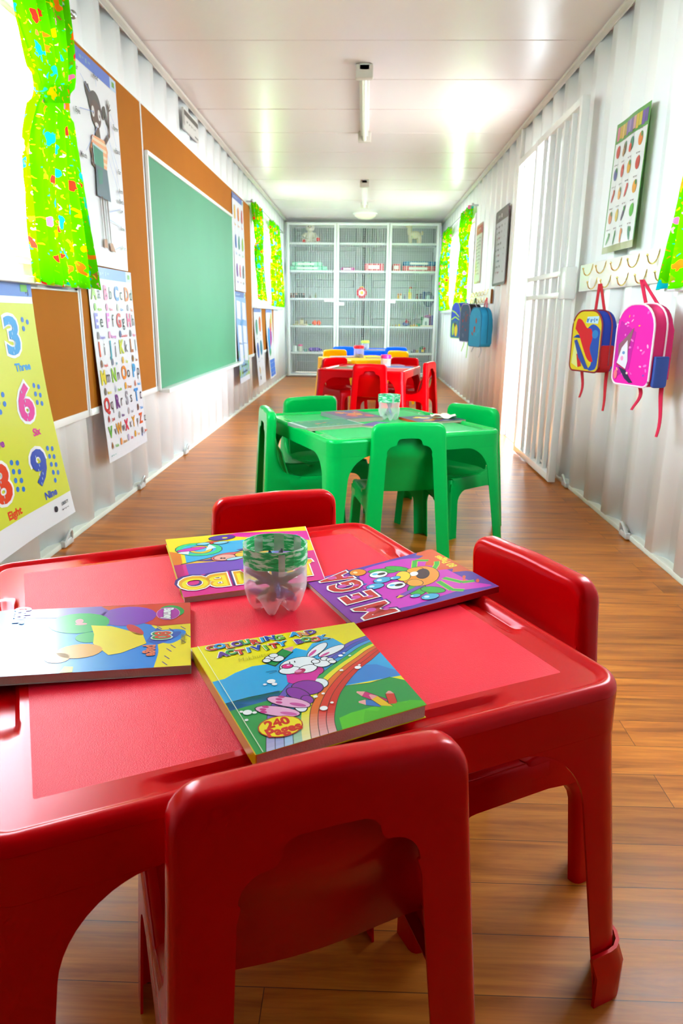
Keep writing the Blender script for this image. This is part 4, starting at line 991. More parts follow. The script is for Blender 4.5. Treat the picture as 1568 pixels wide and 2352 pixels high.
OE(.80, .26, .16, .12, '#28d888', -20); A.ell(.80, .26, .12, .085, '#28b4e8', -20); A.up(); OE(.79, .27, .08, .07, '#f0c828', -30); A.ell(.79, .27, .05, .045, '#58c0e8'); A.up(); A.poly([(.88, .34), (.95, .30), (.86, .24)], '#f0f4f8'); A.poly([(.72, .18), (.68, .26), (.76, .30)], '#e0f0f8'); OE(.85, .25, .10, .028, '#e020b0', 8)
OE(.62, .45, .12, .065, '#f06068', 10); OE(.645, .46, .075, .05, '#f8b0a0', 0); OE(.53, .44, .04, .035, '#f8d040'); A.ell(.65, .475, .010, .012, OC); A.ell(.67, .47, .01, .012, OC); OE(.58, .50, .06, .02, '#a8e0f8', 10)
OE(.62, .08, .09, .05, '#4818a0'); A.ell(.60, .09, .02, .015, '#f0e010'); OE(.70, .16, .05, .025, '#e03020'); OE(.64, .18, .05, .022, '#88d8f8'); OE(.76, .17, .045, .022, '#88d8f8')
for i, ch in enumerate('JUMBO'):
    x = (.10, .29, .53, .735, .90)[i]; L0 = A.L
    A.text(ch, x+.012, .795, .27, '#402080', bold=.09, sx=.98); A.up(); A.text(ch, x, .81, .27, '#ffffff', bold=.075, sx=.98); A.up(); A.text(ch, x, .81, .265, '#f8b010', bold=.045, sx=.98); A.up(); A.text(ch, x, .825, .225, '#ffe820', bold=.01, sx=1.05); A.L = L0
book('jumbo_book', 'yellow and pink jumbo colouring book with a cartoon aeroplane behind the crayon cup', (-.035, 1.138, .4742), (-.256, 1.044, .4742), (-.361, 1.322, .4805), (-.093, 1.431, .4805), .0115, scaled(A, .235, .297), '#ffe400', '#f8f8f0', .235, .297)

# --- glossy 80 page book on the left; cover picture reduced to plain coloured shapes
A = Art(); A.rect(0, 0, 1, 1, '#1c88e8', 8, 8); A.up()
A.poly([(0, .5), (.10, .5), (.376, .808), (.40, .84), (.38, 1), (0, 1)], '#e83818')
A.poly(sm([(.376, .80), (.46, .84), (.46, .93), (.50, .975), (.60, .96), (.68, .90), (.66, .84), (.80, .84), (1, .82)], 4)+[(1, 1), (.38, 1)], '#ffe81c'); A.up()
A.poly(sm([(.42, .83), (.50, .88), (.50, .95), (.58, .93), (.68, .84), (.62, .78)], 3), '#2858c0'); A.up()
for x, y in ((.40, .83), (.44, .89), (.42, .95), (.55, .975), (.63, .95), (.70, .90), (.75, .88), (.85, .87), (.93, .86)): A.line([(x, y), (x+.05, y+.025)], .006, '#5028a0')
A.up(); A.ell(.20, .68, .17, .145, '#8c30c0'); A.poly([(0, .12), (.14, .12), (.2, .55), (.08, .58), (0, .54)], '#8a40c0'); A.up()
A.ell(.28, .44, .17, .15, '#10a858'); A.ell(.52, .50, .08, .07, '#10a858'); A.poly([(.60, .0), (1, .0), (1, .10), (.7, .09)], '#18b050'); A.up()
A.poly([(.33, .50), (.36, .60), (.52, .76), (.66, .78), (.78, .66), (.80, .60), (.62, .52), (.48, .52)], '#ffe020'); A.ell(.44, .72, .10, .03, '#e02838', 20); A.up()
A.ell(.72, .46, .10, .11, '#f49828', 20); A.ell(.80, .36, .07, .06, '#f49828'); A.poly([(.92, .40), (1, .38), (1, .44), (.93, .44)], '#ffe820'); A.ell(.25, .44, .04, .02, '#f090b0'); A.ell(.30, .45, .02, .03, '#f090b0'); A.up()
A.ell(.145, .905, .105, .062, '#10a848', 10); A.up(); A.ell(.19, .885, .115, .062, '#f0a0d0'); A.up(); A.ell(.19, .885, .110, .058, '#c010b0'); A.up()
A.text('Barney', .19, .885, .068, '#40106a', bold=.09, sx=1); A.up(); A.text('Barney', .19, .885, .068, '#ffffff', bold=.05); A.up()
A.text('80', .555, .85, .125, '#f0f8f0', bold=.10); A.up(); A.text('80', .555, .85, .12, '#18a050', bold=.06); A.up(); A.text('80', .55, .855, .11, '#f04028', bold=.03); A.up()
A.text('page', .77, .81, .085, '#f07850', bold=.04); A.text('Thandaza', .62, .965, .04, '#a89830')
A.text('Colour', .10, .15, .10, '#3888e0', bold=.07, rot=0); A.up(); A.text('Colour', .10, .15, .10, '#ffffff', bold=.03); A.up()
book('glossy_colouring_book', 'glossy red, blue and yellow eighty page colouring book overhanging the left table edge', (-.240, 1.022, .4745), (-.190, .817, .4745), (-.441, .757, .4822), (-.520, .952, .4822), .0125, scaled(A, .211, .29), '#e0e0e0', '#502020', .211, .29)

# --- books on the green table
def rectbook(name, label, cx, cy, deg, w, h, z, th, A, cover, spine, cat='book', group=None):
    c, s = math.cos(RAD(deg)), math.sin(RAD(deg)); P = lambda u, v: (cx+u*c-v*s, cy+u*s+v*c, z)
    return book(name, label, P(-w/2, h/2), P(w/2, h/2), P(w/2, -h/2), P(-w/2, -h/2), th, scaled(A, w, h), cover, spine, w, h, cat, group, pm=PRINT_PAPER)
def blobs(bg, cols, seed, n=14, border=None):
    rnd = random.Random(seed); A = Art(); A.rect(0, 0, 1, 1, border or bg, 4, 4); A.up()
    if border: A.rect(.05, .05, .95, .95, bg); A.up()
    for k in range(n):
        A.ell(rnd.uniform(.2, .8), rnd.uniform(.2, .8), rnd.uniform(.05, .14), rnd.uniform(.04, .12), rnd.choice(cols), rnd.uniform(0, 180)); A.up()
    return A
A = Art(); A.rect(0, 0, 1, 1, '#b8ccc4', 4, 4); A.up(); A.rect(.05, .06, .96, .97, '#0c8a60', 4, 4); A.up()
A.line([(.30, .42), (.55, .62)], .05, '#f0a878'); A.line([(.35, .62), (.60, .44)], .05, '#1878c0'); A.line([(.32, .56), (.5, .5)], .04, '#e07838'); A.marks(.5, .2, .5, .06, '#b8c860', 6); A.marks(.25, .82, .2, .05, '#b8c860', 3)
rectbook('green_book', 'green exercise book with pale edges on the near left of the green table', -.128, 2.947, 30.9, .269, .178, .4745, .014, A, '#b8ccc4', '#98a8a0')
rectbook('picture_book', 'orange and red picture book on the far side of the green table', -.025, 3.205, 29.8, .183, .253, .4745, .018, blobs('#7a4a80', ['#f8a018', '#f07010', '#e83848', '#ffd020', '#e04060', '#50489a'], 3, 18, '#486a78'), '#889898', '#98a0a0')
rectbook('dark_picture_book', 'dark blue picture book with a red edge at the right of the green table', .335, 3.16, 27, .235, .185, .4745, .011, blobs('#384070', ['#f8d020', '#e87838', '#88503a', '#f0a020', '#d8e0f0'], 8, 16), '#c84418', '#d84818')
A = Art(); A.rect(0, 0, 1, 1, '#6a48a8', 3, 3); A.up(); A.ell(.5, .5, .25, .2, '#b8a8e0'); A.ell(.3, .7, .12, .1, '#88c8e8')
rectbook('purple_booklet', 'purple booklet with orange edge showing behind the near green chair', .125, 2.955, -28, .17, .13, .4745, .009, A, '#e05810', '#e05810')
t = thing('paper_scrap', 'crumpled white and yellow paper lying on the dark picture book', 'paper', (.385, 3.17, .487))
mb = MB(); rnd = random.Random(4); rows = [[(.055*(i/6-.5)*2, .035*(j/6-.5)*2, .008+.012*math.sin(i*1.3)*math.cos(j*1.7)*(1-abs(i/3-1)*.5)+rnd.uniform(0, .003)) for j in range(7)] for i in range(7)]
mb.grid(rows); o = mb.build('sheet', mat('white_paper', '#f0f0dc', .7, vary=.08), t); solid(o, .0008, -1)

# ------------------------------------------------------------------ cut-down bottle cups with crayons
PET = bpy.data.materials.new('cloudy_bottle_plastic'); PET.use_nodes = True; nt = PET.node_tree; nt.nodes.remove(nt.nodes['Principled BSDF'])
a_ = nt.nodes.new('ShaderNodeBsdfTransparent'); b_ = nt.nodes.new('ShaderNodeBsdfPrincipled'); b_.inputs['Base Color'].default_value = (.92, .88, .9, 1); b_.inputs['Roughness'].default_value = .12
f_ = nt.nodes.new('ShaderNodeLayerWeight'); f_.inputs[0].default_value = .35; r_ = nt.nodes.new('ShaderNodeMapRange'); r_.inputs['To Min'].default_value = .27; r_.inputs['To Max'].default_value = .65
m_ = nt.nodes.new('ShaderNodeMixShader'); nt.links.new(f_.outputs['Facing'], r_.inputs[0]); nt.links.new(r_.outputs[0], m_.inputs[0]); nt.links.new(a_.outputs[0], m_.inputs[1]); nt.links.new(b_.outputs[0], m_.inputs[2]); nt.links.new(m_.outputs[0], nt.nodes['Material Output'].inputs[0])
def scribble(name, c1, c2):
    m = mat(name, c1, .55); nt = m.node_tree; N = nt.nodes.new; tc = N('ShaderNodeTexCoord'); mp = N('ShaderNodeMapping'); mp.inputs['Scale'].default_value = (50, 50, 200); nt.links.new(tc.outputs['Object'], mp.inputs[0])
    n = N('ShaderNodeTexNoise'); n.inputs['Scale'].default_value = 1; n.inputs['Detail'].default_value = 4; nt.links.new(mp.outputs[0], n.inputs['Vector']); cr = N('ShaderNodeValToRGB'); e = cr.color_ramp.elements
    e[0].position = .33; e[0].color = (*hexc(c2), 1); e[1].position = .60; e[1].color = (*hexc('#c8f0d8'), 1); x = e.new(.50); x.color = (*hexc(c1), 1); nt.links.new(n.outputs['Fac'], cr.inputs[0]); nt.links.new(cr.outputs[0], nt.nodes['Principled BSDF'].inputs['Base Color']); return m
def bottle_cup(label, x, y, z, R, H, band_h, bm_, phase=.4, waist=0):
    t = thing('crayon_cup', label, 'cup', (x, y, z)); rows = []; n = 70
    prof = [(1.0, H), (1.0, H*.9), (1.0, H*.75), (1.0-waist, H*.55), (1.0, H*.42), (.985, H*.34), (.95, H*.26), (.90, H*.18), (.84, H*.11), (.76, H*.05), (.66, H*.012), (.56, 0), (.44, H*.02), (.28, H*.07), (.12, H*.10), (0.001, H*.11)]
    for r, zz in prof:
        row = []
        for k in range(n):
            q = 2*PI*k/n; lobe = .5+.5*math.cos(5*q+phase*5); d = max(0, (.36*H-zz)/(.36*H)) if r > .5 else 1*r/.56
            rr = R*r*(1-.20*d*(1-lobe)**1.4); row.append((rr*math.cos(q), rr*math.sin(q), zz+.030*H/.105*(d**1.5)*(1-lobe)**1.5 if r > .3 else zz+.004*(1-lobe)))
        rows.append(row)
    mb = MB(); mb.grid(rows, close_u=True); mb.build('cup_body', PET, t, smooth=60)
    rows = []
    for k in range(49):
        q = 2*PI*k/48*1.02-1.0; rr = R*1.012+.0006*math.sin(q*9)+(.0012 if k > 47 else 0); rows.append([(rr*math.cos(q), rr*math.sin(q), H-band_h+.001*math.sin(q*7)), (rr*math.cos(q), rr*math.sin(q), H-band_h/2), (rr*math.cos(q), rr*math.sin(q), H+.0015)])
    mb = MB(); mb.grid(rows); o = mb.build('paper_band', bm_, t, smooth=60); solid(o, .0006, -1)
    rr = R*1.03; tm = PET
    for q0, q1, z0, z1 in ((2.0, 2.8, H-.014, H+.002), (-1.35, -1.15, H-band_h-.008, H-.002), (.3, .42, H-band_h-.003, H)):
        mb = MB(); mb.grid([[(rr*math.cos(lerp(q0, q1, i/5)), rr*math.sin(lerp(q0, q1, i/5)), zz) for zz in (z0, z1)] for i in range(6)])
        o = mb.build('sticky_tape', tm, t); solid(o, .0004, -1)
    return t
JX, JY, JZ = -.107, 1.037, .4738
bottle_cup('cut-down clear bottle cup with a green scribbled paper band on the foreground red table', JX, JY, JZ, .0495, .108, .028, scribble('green_crayon_scribble', '#2cc870', '#12a050'))
bottle_cup('cut-down clear bottle cup with a green rim standing on the green table', .142, 3.165, .4738, .048, .112, .030, scribble('mint_crayon_scribble', '#28c080', '#10a060'), .1, .07)
def crayon(cup, k, color, cname, a, tilt, z0, L, rad, group, where, r=.0045, off=0):
    """a: azimuth it leans towards"""
    x = cup[0]-rad*math.cos(a)+off*math.sin(a); y = cup[1]-rad*math.sin(a)-off*math.cos(a)
    t = thing('crayon', '%s wax crayon %s' % (cname, where), 'crayon', (x, y, cup[2]+z0), group=group)
    t.rotation_euler = (0, RAD(tilt), a)
    m = cm(color, .5)
    MB().tube([(0, 0, .006), (0, 0, L-.010)], r, 10).build('wrapper', cm(color, .6), t)
    MB().tube([(0, 0, L-.011), (0, 0, L-.006), (0, 0, L)], [r*.95, r*.8, r*.35], 10).tube([(0, 0, 0), (0, 0, .007)], r*.95, 10).build('wax_tip', m, t)
cs = [('#20502c', 'dark green', .35, 62, .022, .088, .034), ('#30306a', 'navy blue', 2.9, 66, .024, .09, .036), ('#283028', 'black', 4.3, 48, .020, .085, .028), ('#8a4a18', 'brown', .9, 40, .018, .088, .026), ('#5a2888', 'purple', 5.3, 72, .016, .08, .038), ('#1c3c88', 'royal blue', 1.9, 55, .030, .09, .034),
      ('#6a3420', 'reddish brown', 3.7, 58, .030, .085, .035), ('#204830', 'bottle green', 5.9, 70, .038, .084, .040), ('#3a3a40', 'grey', 1.3, 30, .018, .085, .018), ('#7838a0', 'violet', 3.3, 76, .014, .078, .038), ('#c83028', 'red', .1, 74, .013, .072, .036), ('#28406a', 'slate blue', 4.9, 64, .042, .08, .037)]
for k, (c, nm, a, ti, z0, L, rad) in enumerate(cs): crayon((JX, JY, JZ), k, c, nm, a, ti, z0, L, rad*.86, 'wax crayons in the cup on the foreground table', 'in the cup on the foreground red table')
for k, (c, nm, a, ti, z0, L, rad) in enumerate([('#503860', 'plum', .4, 25, .02, .085, .018), ('#205890', 'blue', 2.2, 30, .02, .085, .020), ('#604030', 'brown', 3.8, 28, .02, .08, .02), ('#a05080', 'pink', 5.2, 35, .02, .08, .022), ('#206a50', 'green', 1.2, 20, .02, .088, .012)]): crayon((.142, 3.165, .4738), k, c, nm, a, ti, z0, L, rad, 'wax crayons in the cup on the green table', 'in the cup on the green table')

# ------------------------------------------------------------------ jars and books on the far tables
CLEARJ = PET
def jar(label, x, y, z, r, h, lid, fill, cat='jar'):
    t = thing('plastic_jar', label, cat, (x, y, z)); MB().lathe([(0, .001), (r*.95, 0), (r, .006), (r, h*.9), (r*.85, h*.95), (r*.85, h)], 24).build('jar_body', CLEARJ, t, smooth=50)
    MB().lathe([(0, .003), (r*.9, .003), (r*.9, h*.30), (r*.5, h*.38), (0, h*.36)], 20).build('contents', mat('jar_contents', fill, .7, vary=.4, vscale=60), t, smooth=50)
    MB().lathe([(r*.9, h-.006), (r*1.06, h-.004), (r*1.06, h+.022), (r*.95, h+.028), (0, h+.028)], 24).build('lid', cm(lid, .35), t, smooth=40)
jar('clear plastic jar with a hot pink lid on the far red table', .225, 6.52, .4738, .045, .085, '#f0208c', '#b898a8')
jar('clear plastic jar with a red lid on the yellow table', -.03, 8.0, .4738, .055, .105, '#e81838', '#6a5048')
jar('clear plastic jar with a lime lid on the blue table', .04, 9.75, .4738, .052, .10, '#c8f048', '#405068')
def flat(name, label, x, y, deg, w, h, col, th=.004, z=.4738, cat='book', c2=None, group=None):
    A = Art(); A.rect(0, 0, 1, 1, col, 2, 2); A.up()
    if c2: A.rect(.12, .15, .88, .85, c2)
    return rectbook(name, label, x, y, deg, w, h, z, th, A, col, col, cat, group)
flat('booklet', 'olive and white booklet at the left of the far red table', -.11, 6.30, -12, .24, .17, '#486018', .012, c2='#789030')
flat('booklet', 'pale open booklet on the near side of the far red table', .02, 6.52, 10, .27, .19, '#d8dcc8', .008, c2='#c8ccd0')
flat('booklet', 'bright blue booklet at the right of the far red table', .345, 6.45, -14, .24, .16, '#1878d8', .012)
flat('booklet', 'lilac and orange booklet at the far corner of the far red table', .28, 6.72, 20, .22, .15, '#8888c8', .010, c2='#c07868')
flat('booklet', 'white booklet at the left of the yellow table', -.21, 8.0, 20, .24, .17, '#e0dce8', .012, c2='#c8c0d8')
flat('booklet', 'yellow booklet in the middle of the yellow table', .16, 7.98, 5, .22, .16, '#f0d838', .010)
flat('booklet', 'white booklet at the right of the yellow table', .36, 7.92, 30, .2, .14, '#dce0e4', .008)
flat('booklet', 'brown and red booklet on the blue table', .22, 9.78, -5, .26, .18, '#a07070', .012, c2='#b09088')

# ------------------------------------------------------------------ hook rails and backpacks on the right wall
rail('white hook rail with two rows of brass hooks near the fruit poster', 2.72, 3.99, 1.058, 1.192,
     [(3.78, 1.150), (3.58, 1.150), (3.37, 1.150), (3.16, 1.150), (2.945, 1.150)], [(3.69, 1.082), (3.49, 1.082), (3.265, 1.082), (3.055, 1.082), (2.85, 1.082)])
rail('far white hook rail with brass hooks and a bare timber end above three backpacks', 6.74, 8.08, 1.042, 1.168,
     [(6.90+.19*k, 1.14) for k in range(6)], [(6.98+.19*k, 1.075) for k in range(6)], edge=True)
def fabric(n, c, **k): return mat('fabric_'+n, c, .75, bump=.3, bscale=400, vary=.08, vscale=12, **k)
def bag_body(w, d, h, top=.5, taper=0):
    """front outline with an arched top, swept back in depth and softened"""
    r = w*top*.5; pts = rrect(-w/2, w/2, 0, h, [min(.03, w*.2), r, r, min(.03, w*.2)], 8); return pts
def backpack(name, label, Bx, By, zb, ang, w, d, h, body, front_art, side=None, top=.7, strap='#c8102c', handle='#c8102c', hook=None, piping=None, straps=((-.3, .16), (.3, .20)), pocket=None, group=None, tilt=0, pad=None):
    """(Bx,By): near front corner; ang: how far the front turns towards the door end of the room"""
    al = RAD(ang); n = Vector((-math.cos(al), -math.sin(al), 0)); e = Vector((math.sin(al), -math.cos(al), 0))
    org = Vector((Bx, By, zb)) - e*w/2 - n*d/2
    t = thing(name, label, 'backpack', tuple(org), group=group); t.rotation_euler = (0, 0, -(PI/2-al))
    bm_ = fabric(name+'_body', body); X = rrect(-w/2, w/2, 0, h, [.03, w*top*.5, w*top*.5, .03], 7)
    mb = MB(); mb.prism(X, -d/2+.006, d/2, 'y', .012, 3)
    if side: mb.mi = 1; mb.prism(rrect(-w/2-.001, w/2+.001, -.001, h*.45, [.03, .004, .004, .03], 5), -d/2+.008, d/2-.008, 'y', .008, 2)
    mb.build('main_compartment', [bm_]+([fabric(name+'_base', side)] if side else []), t)
    # zip line
    mb = MB(); Z = [(p[0]*1.012, .012, p[1]*1.006+.001) for p in X[7:22]]; mb.tube(Z, .0035, 6); mb.build('zip', cm(piping or strap, .6), t)
    A = front_art(w, h); A.build('front_panel', PRINT_CLOTH, t, lambda u, v, hh: (u-w/2, -d/2+.0035-hh, v))
    edge = [(p[0], -d/2+.004, p[1]) for p in X]; edge.append(edge[0]); MB().tube(edge, .004, 6, caps=False).build('piping', cm(piping or strap, .6), t)
    # hanging loop
    hx, hz = (hook or (0, h+.12)); sm_ = cm(handle, .7); mb = MB()
    for sx in (-.035, .035):
        rows = [[(lerp(sx, hx+sx*.12, i/6)-.009+.0*i, d/2-.018, lerp(h-.01, hz, i/6)), (lerp(sx, hx+sx*.12, i/6)+.009, d/2-.018, lerp(h-.01, hz, i/6))] for i in range(7)]; mb.grid(rows)
    o = mb.build('hanging_loop', sm_, t); solid(o, .003, -1)
    for sx, L in straps:
        mb = MB(); rows = []
        for i in range(12):
            v = i/11; wd = lerp(.012, .006, v); x = sx*w*1.2+.012*math.sin(v*5+sx*8); y = d/2-.02+.01*math.sin(v*4); z = .02-L*v; rows.append([(x-wd, y, z), (x+wd, y, z)])
        mb.grid(rows); o = mb.build('strap', cm(strap, .7), t); solid(o, .003, -1)
    for s_ in (-1, 1):     # padded shoulder straps behind
        mb = MB(); rows = []
        for i in range(12):
            v = i/11; x = s_*w*(.18+.12*math.sin(v*PI)); z = h*.93-(h*.90)*v; y = d/2+.004+.014*math.sin(v*PI); rows.append([(x-.022, y, z), (x+.022, y, z)])
        mb.grid(rows); o = mb.build('shoulder_strap', cm(pad or body, .75), t); solid(o, .008, -1)
    if pocket:
        mb = MB(); mb.prism(rrect(-.03, .03, 0, h*.38, [.012, .004, .004, .012], 4), w/2-.004, w/2+.014, 'x', .006, 2); mb.build('side_pocket', fabric(name+'_pocket', pocket), t)
    return t
def outline(w, h, top, inset): return rrect(inset, w-inset, inset, h-inset, [.026, w*top*.5-inset*.4, w*top*.5-inset*.4, .026], 7)
def front1(w, h):     # generic colour patches stand in for the printed picture
    A = Art(.0005); A.poly(outline(w, h, .7, 0), '#d8c010'); A.up()
    P = lambda pts: [(a*w, b*h) for a, b in pts]
    A.poly(P([(.06, .12), (.30, .05), (.34, .35), (.12, .48)]), '#d8d888'); A.poly(P(sm([(.05, .55), (.25, .60), (.55, .38), (.75, .16), (.66, .04), (.80, .03), (.94, .12), (.95, .55), (.93, .70), (.70, .78), (.50, .70), (.30, .60)], 3)), '#1c48a8'); A.up()
    A.poly(P(sm([(.10, .70), (.16, .86), (.32, .84), (.50, .72), (.66, .70), (.72, .56), (.66, .38), (.80, .18), (.62, .20), (.42, .40), (.26, .60)], 3)), '#cc1420')
    A.poly(P([(.22, .28), (.34, .30), (.42, .08), (.30, .06)]), '#c81820'); A.up()
    A.poly(P([(.10, .50), (.20, .52), (.60, .12), (.70, .04), (.55, .04), (.30, .22)]), '#28489c'); A.ell(.80*w, .62*h, .10*w, .07*h, '#2878c0'); A.up()
    A.poly(P([(.46, .80), (.86, .79), (.88, .91), (.50, .90)]), '#b8d8e8'); A.up(); A.marks(.67*w, .845*h, .36*w, .07*h, '#2868b8', 6); return A
backpack('backpack', 'blue and red backpack with a yellow front hanging from the near hook rail', 1.062, 3.225, .688, 18, .22, .082, .268, '#1238b0', front1, side='#c80818', hook=(-.02, .385), piping='#8a1028', straps=((-.33, .15), (.36, .19)))
def front2(w, h):
    A = Art(.0005); A.poly(outline(w, h, .8, 0), '#e808a8'); A.up(); P = lambda pts: [(a*w, b*h) for a, b in pts]; rnd = random.Random(11)
    A.poly(P([(.02, .30), (.02, .62), (.10, .80), (.55, .66), (.50, .45), (.45, .20), (.15, .10)]), '#c0109c')
    for k in range(26): A.ell(rnd.uniform(.08, .92)*w, rnd.uniform(.10, .92)*h, rnd.uniform(.010, .024)*w*2, rnd.uniform(.008, .016)*h, rnd.choice(['#f060c8', '#f8a0d8', '#f0a020', '#a040c0', '#ff70d0', '#f8c070']), rnd.uniform(0, 180), L=A.L+1)
    A.up(2); A.poly(P([(.10, .50), (.30, .60), (.48, .72), (.40, .50), (.36, .34), (.12, .36)]), '#8a5868'); A.up()
    A.poly(P([(.20, .46), (.34, .56), (.40, .30), (.36, .20), (.10, .26)]), '#dcd8e6'); A.poly(P([(.10, .27), (.36, .20), (.36, .185), (.10, .25)]), '#b02048', L=A.L+1); A.ell(.27*w, .40*h, .04*w, .02*h, '#7090c8', L=A.L+1); A.ell(.24*w, .33*h, .04*w, .03*h, '#f098c8', L=A.L+1)
    A.poly(P([(.16, .22), (.36, .19), (.50, .09), (.60, .04), (.50, .03), (.36, .08)]), '#281c48'); A.ell(.42*w, .15*h, .03*w, .015*h, '#f0c8c8', L=A.L+1); A.ell(.10*w, .12*h, .05*w, .06*h, '#f07080', L=A.L+1)
    return A
backpack('backpack', 'pink backpack with white piping hanging beside the near green curtain', 1.055, 2.63, .680, 17, .212, .088, .295, '#d80868', front2, top=.85, strap='#d80848', handle='#d80848', hook=(-.08, .385), piping='#f0d8e8', pocket='#3050a8', straps=((-.12, .12), (.42, .20)), pad='#a80850')
def front_plain(c, dots, seed, top=.7, extra=None):
    def F(w, h):
        A = Art(.0005); A.poly(outline(w, h, top, 0), c); A.up(); rnd = random.Random(seed)
        for k in range(12): A.ell(rnd.uniform(.15, .85)*w, rnd.uniform(.10, .80)*h, rnd.uniform(.03, .10)*w, rnd.uniform(.02, .06)*h, rnd.choice(dots), rnd.uniform(0, 180), L=A.L+(k % 3))
        A.up(4)
        if extra: extra(A, w, h)
        return A
    return F
gg = 'backpacks hanging from the far hook rail'
backpack('backpack', 'teal backpack with a red hanging loop at the bare timber end of the far rail', 1.035, 6.38, .668, 14, .27, .11, .335, '#0c88b8', front_plain('#1098c8', ['#0878a8', '#18a8d8', '#a05040', '#20a0c8'], 2), top=.8, strap='#b8c0c8', handle='#d81040', hook=(.02, .42), piping='#0a6890', straps=((-.2, .12),), group=gg, pad='#0a5878')
backpack('backpack', 'dark navy and black backpack hanging between the teal and the blue ones', 1.02, 6.98, .69, 12, .27, .12, .35, '#14161c', front_plain('#28486c', ['#603848', '#8a2838', '#1c3858', '#506080'], 6), top=.6, strap='#a8a8b0', handle='#101014', hook=(0, .41), piping='#b8a8c8', straps=((.0, .12),), group=gg, pad='#101014')
def ex(A, w, h):
    A.poly([(.08*w, .02*h), (.9*w, .02*h), (.92*w, .50*h), (.06*w, .50*h)], '#2a6890'); A.up(); A.ell(.30*w, .25*h, .12*w, .18*h, '#a8d038'); A.ell(.62*w, .22*h, .16*w, .17*h, '#d8c010'); A.ell(.5*w, .38*h, .12*w, .06*h, '#48403c'); A.up()
    A.line([(.08*w, .52*h), (.5*w, .60*h), (.92*w, .52*h)], .014, '#a8e038'); A.line([(.1*w, .78*h), (.5*w, .72*h), (.9*w, .60*h)], .014, '#b8e050')
backpack('backpack', 'royal blue and lime backpack furthest along the far rail by the curtain', 1.01, 7.60, .705, 12, .29, .13, .36, '#1238b8', front_plain('#1440c0', ['#1850d0', '#1030a0'], 9, extra=ex), top=.8, strap='#a0d848', handle='#1238b8', hook=(0, .40), piping='#a8e038', straps=((-.1, .16), (.3, .22)), group=gg, pad='#102a80')

# ------------------------------------------------------------------ wire-mesh cupboard across the far end
CUPM = mat('cupboard_enamel', '#eaf0f1', .4, coat=.1, vary=.03); WIRE = mat('mesh_wire', '#dde4e4', .5, vary=.05)
CD = .42; X0, X1 = -1.145, 1.105; ZT = 2.235; FY = CUPY
t = thing('storage_cupboard', 'tall white wire-mesh cupboard with three doors across the far end', 'cupboard', (0, FY, 0))
mb = MB()
for x in (X0, X1): mb.box(x-.02, x+.02, .02, .06, 0, ZT, .004); mb.box(x-.02, x+.02, CD-.04, CD, 0, ZT, .004)
mb.box(X0-.02, X1+.02, .02, .06, ZT-.03, ZT+.01, .004); mb.box(X0-.02, X1+.02, CD-.04, CD, ZT-.03, ZT+.01, .004); mb.box(X0, X1, .02, .06, .0, .03, .003)
for x in (-.405, .37): mb.box(x-.012, x+.012, .022, .052, 0, ZT, .003)
mb.build('frame', CUPM, t)
for z in (.034, .377, .772, 1.172, 1.571, 1.961): MB().box(X0, X1, .024, CD-.01, z-.028, z, .003).build('shelf', CUPM, t)
for i, (a, b) in enumerate(((X0+.005, -.408), (-.402, .367), (.373, X1-.005))):
    mb = MB(); w_ = .036
    mb.box(a, a+w_, -.02, .012, .02, ZT-.005, .004); mb.box(b-w_, b, -.02, .012, .02, ZT-.005, .004); mb.box(a, b, -.02, .012, .02, .05, .004); mb.box(a, b, -.02, .012, ZT-.038, ZT-.005, .004)
    d_ = mb.build('door', CUPM, t)
    mb = MB(); n = int((b-a-2*w_)/.0325)
    for k in range(1, n): x = lerp(a+w_, b-w_, k/n); mb.box(x-.0022, x+.0022, -.006, -.002, .05, ZT-.04)
    k = 0; z = .08
    while z < ZT-.05: mb.box(a+w_, b-w_, -.0015, .001, z-.0007, z+.0007); z += .0325
    mb.build('wire_mesh', WIRE, d_)
    lx, lz = ((-.52, 1.14), (-.36, 1.09), (.41, 1.13))[i]; mb = MB(); mb.box(lx-.065, lx+.075, -.035, -.018, lz-.022, lz+.022, .004); mb.build('latch', FRAME, d_)

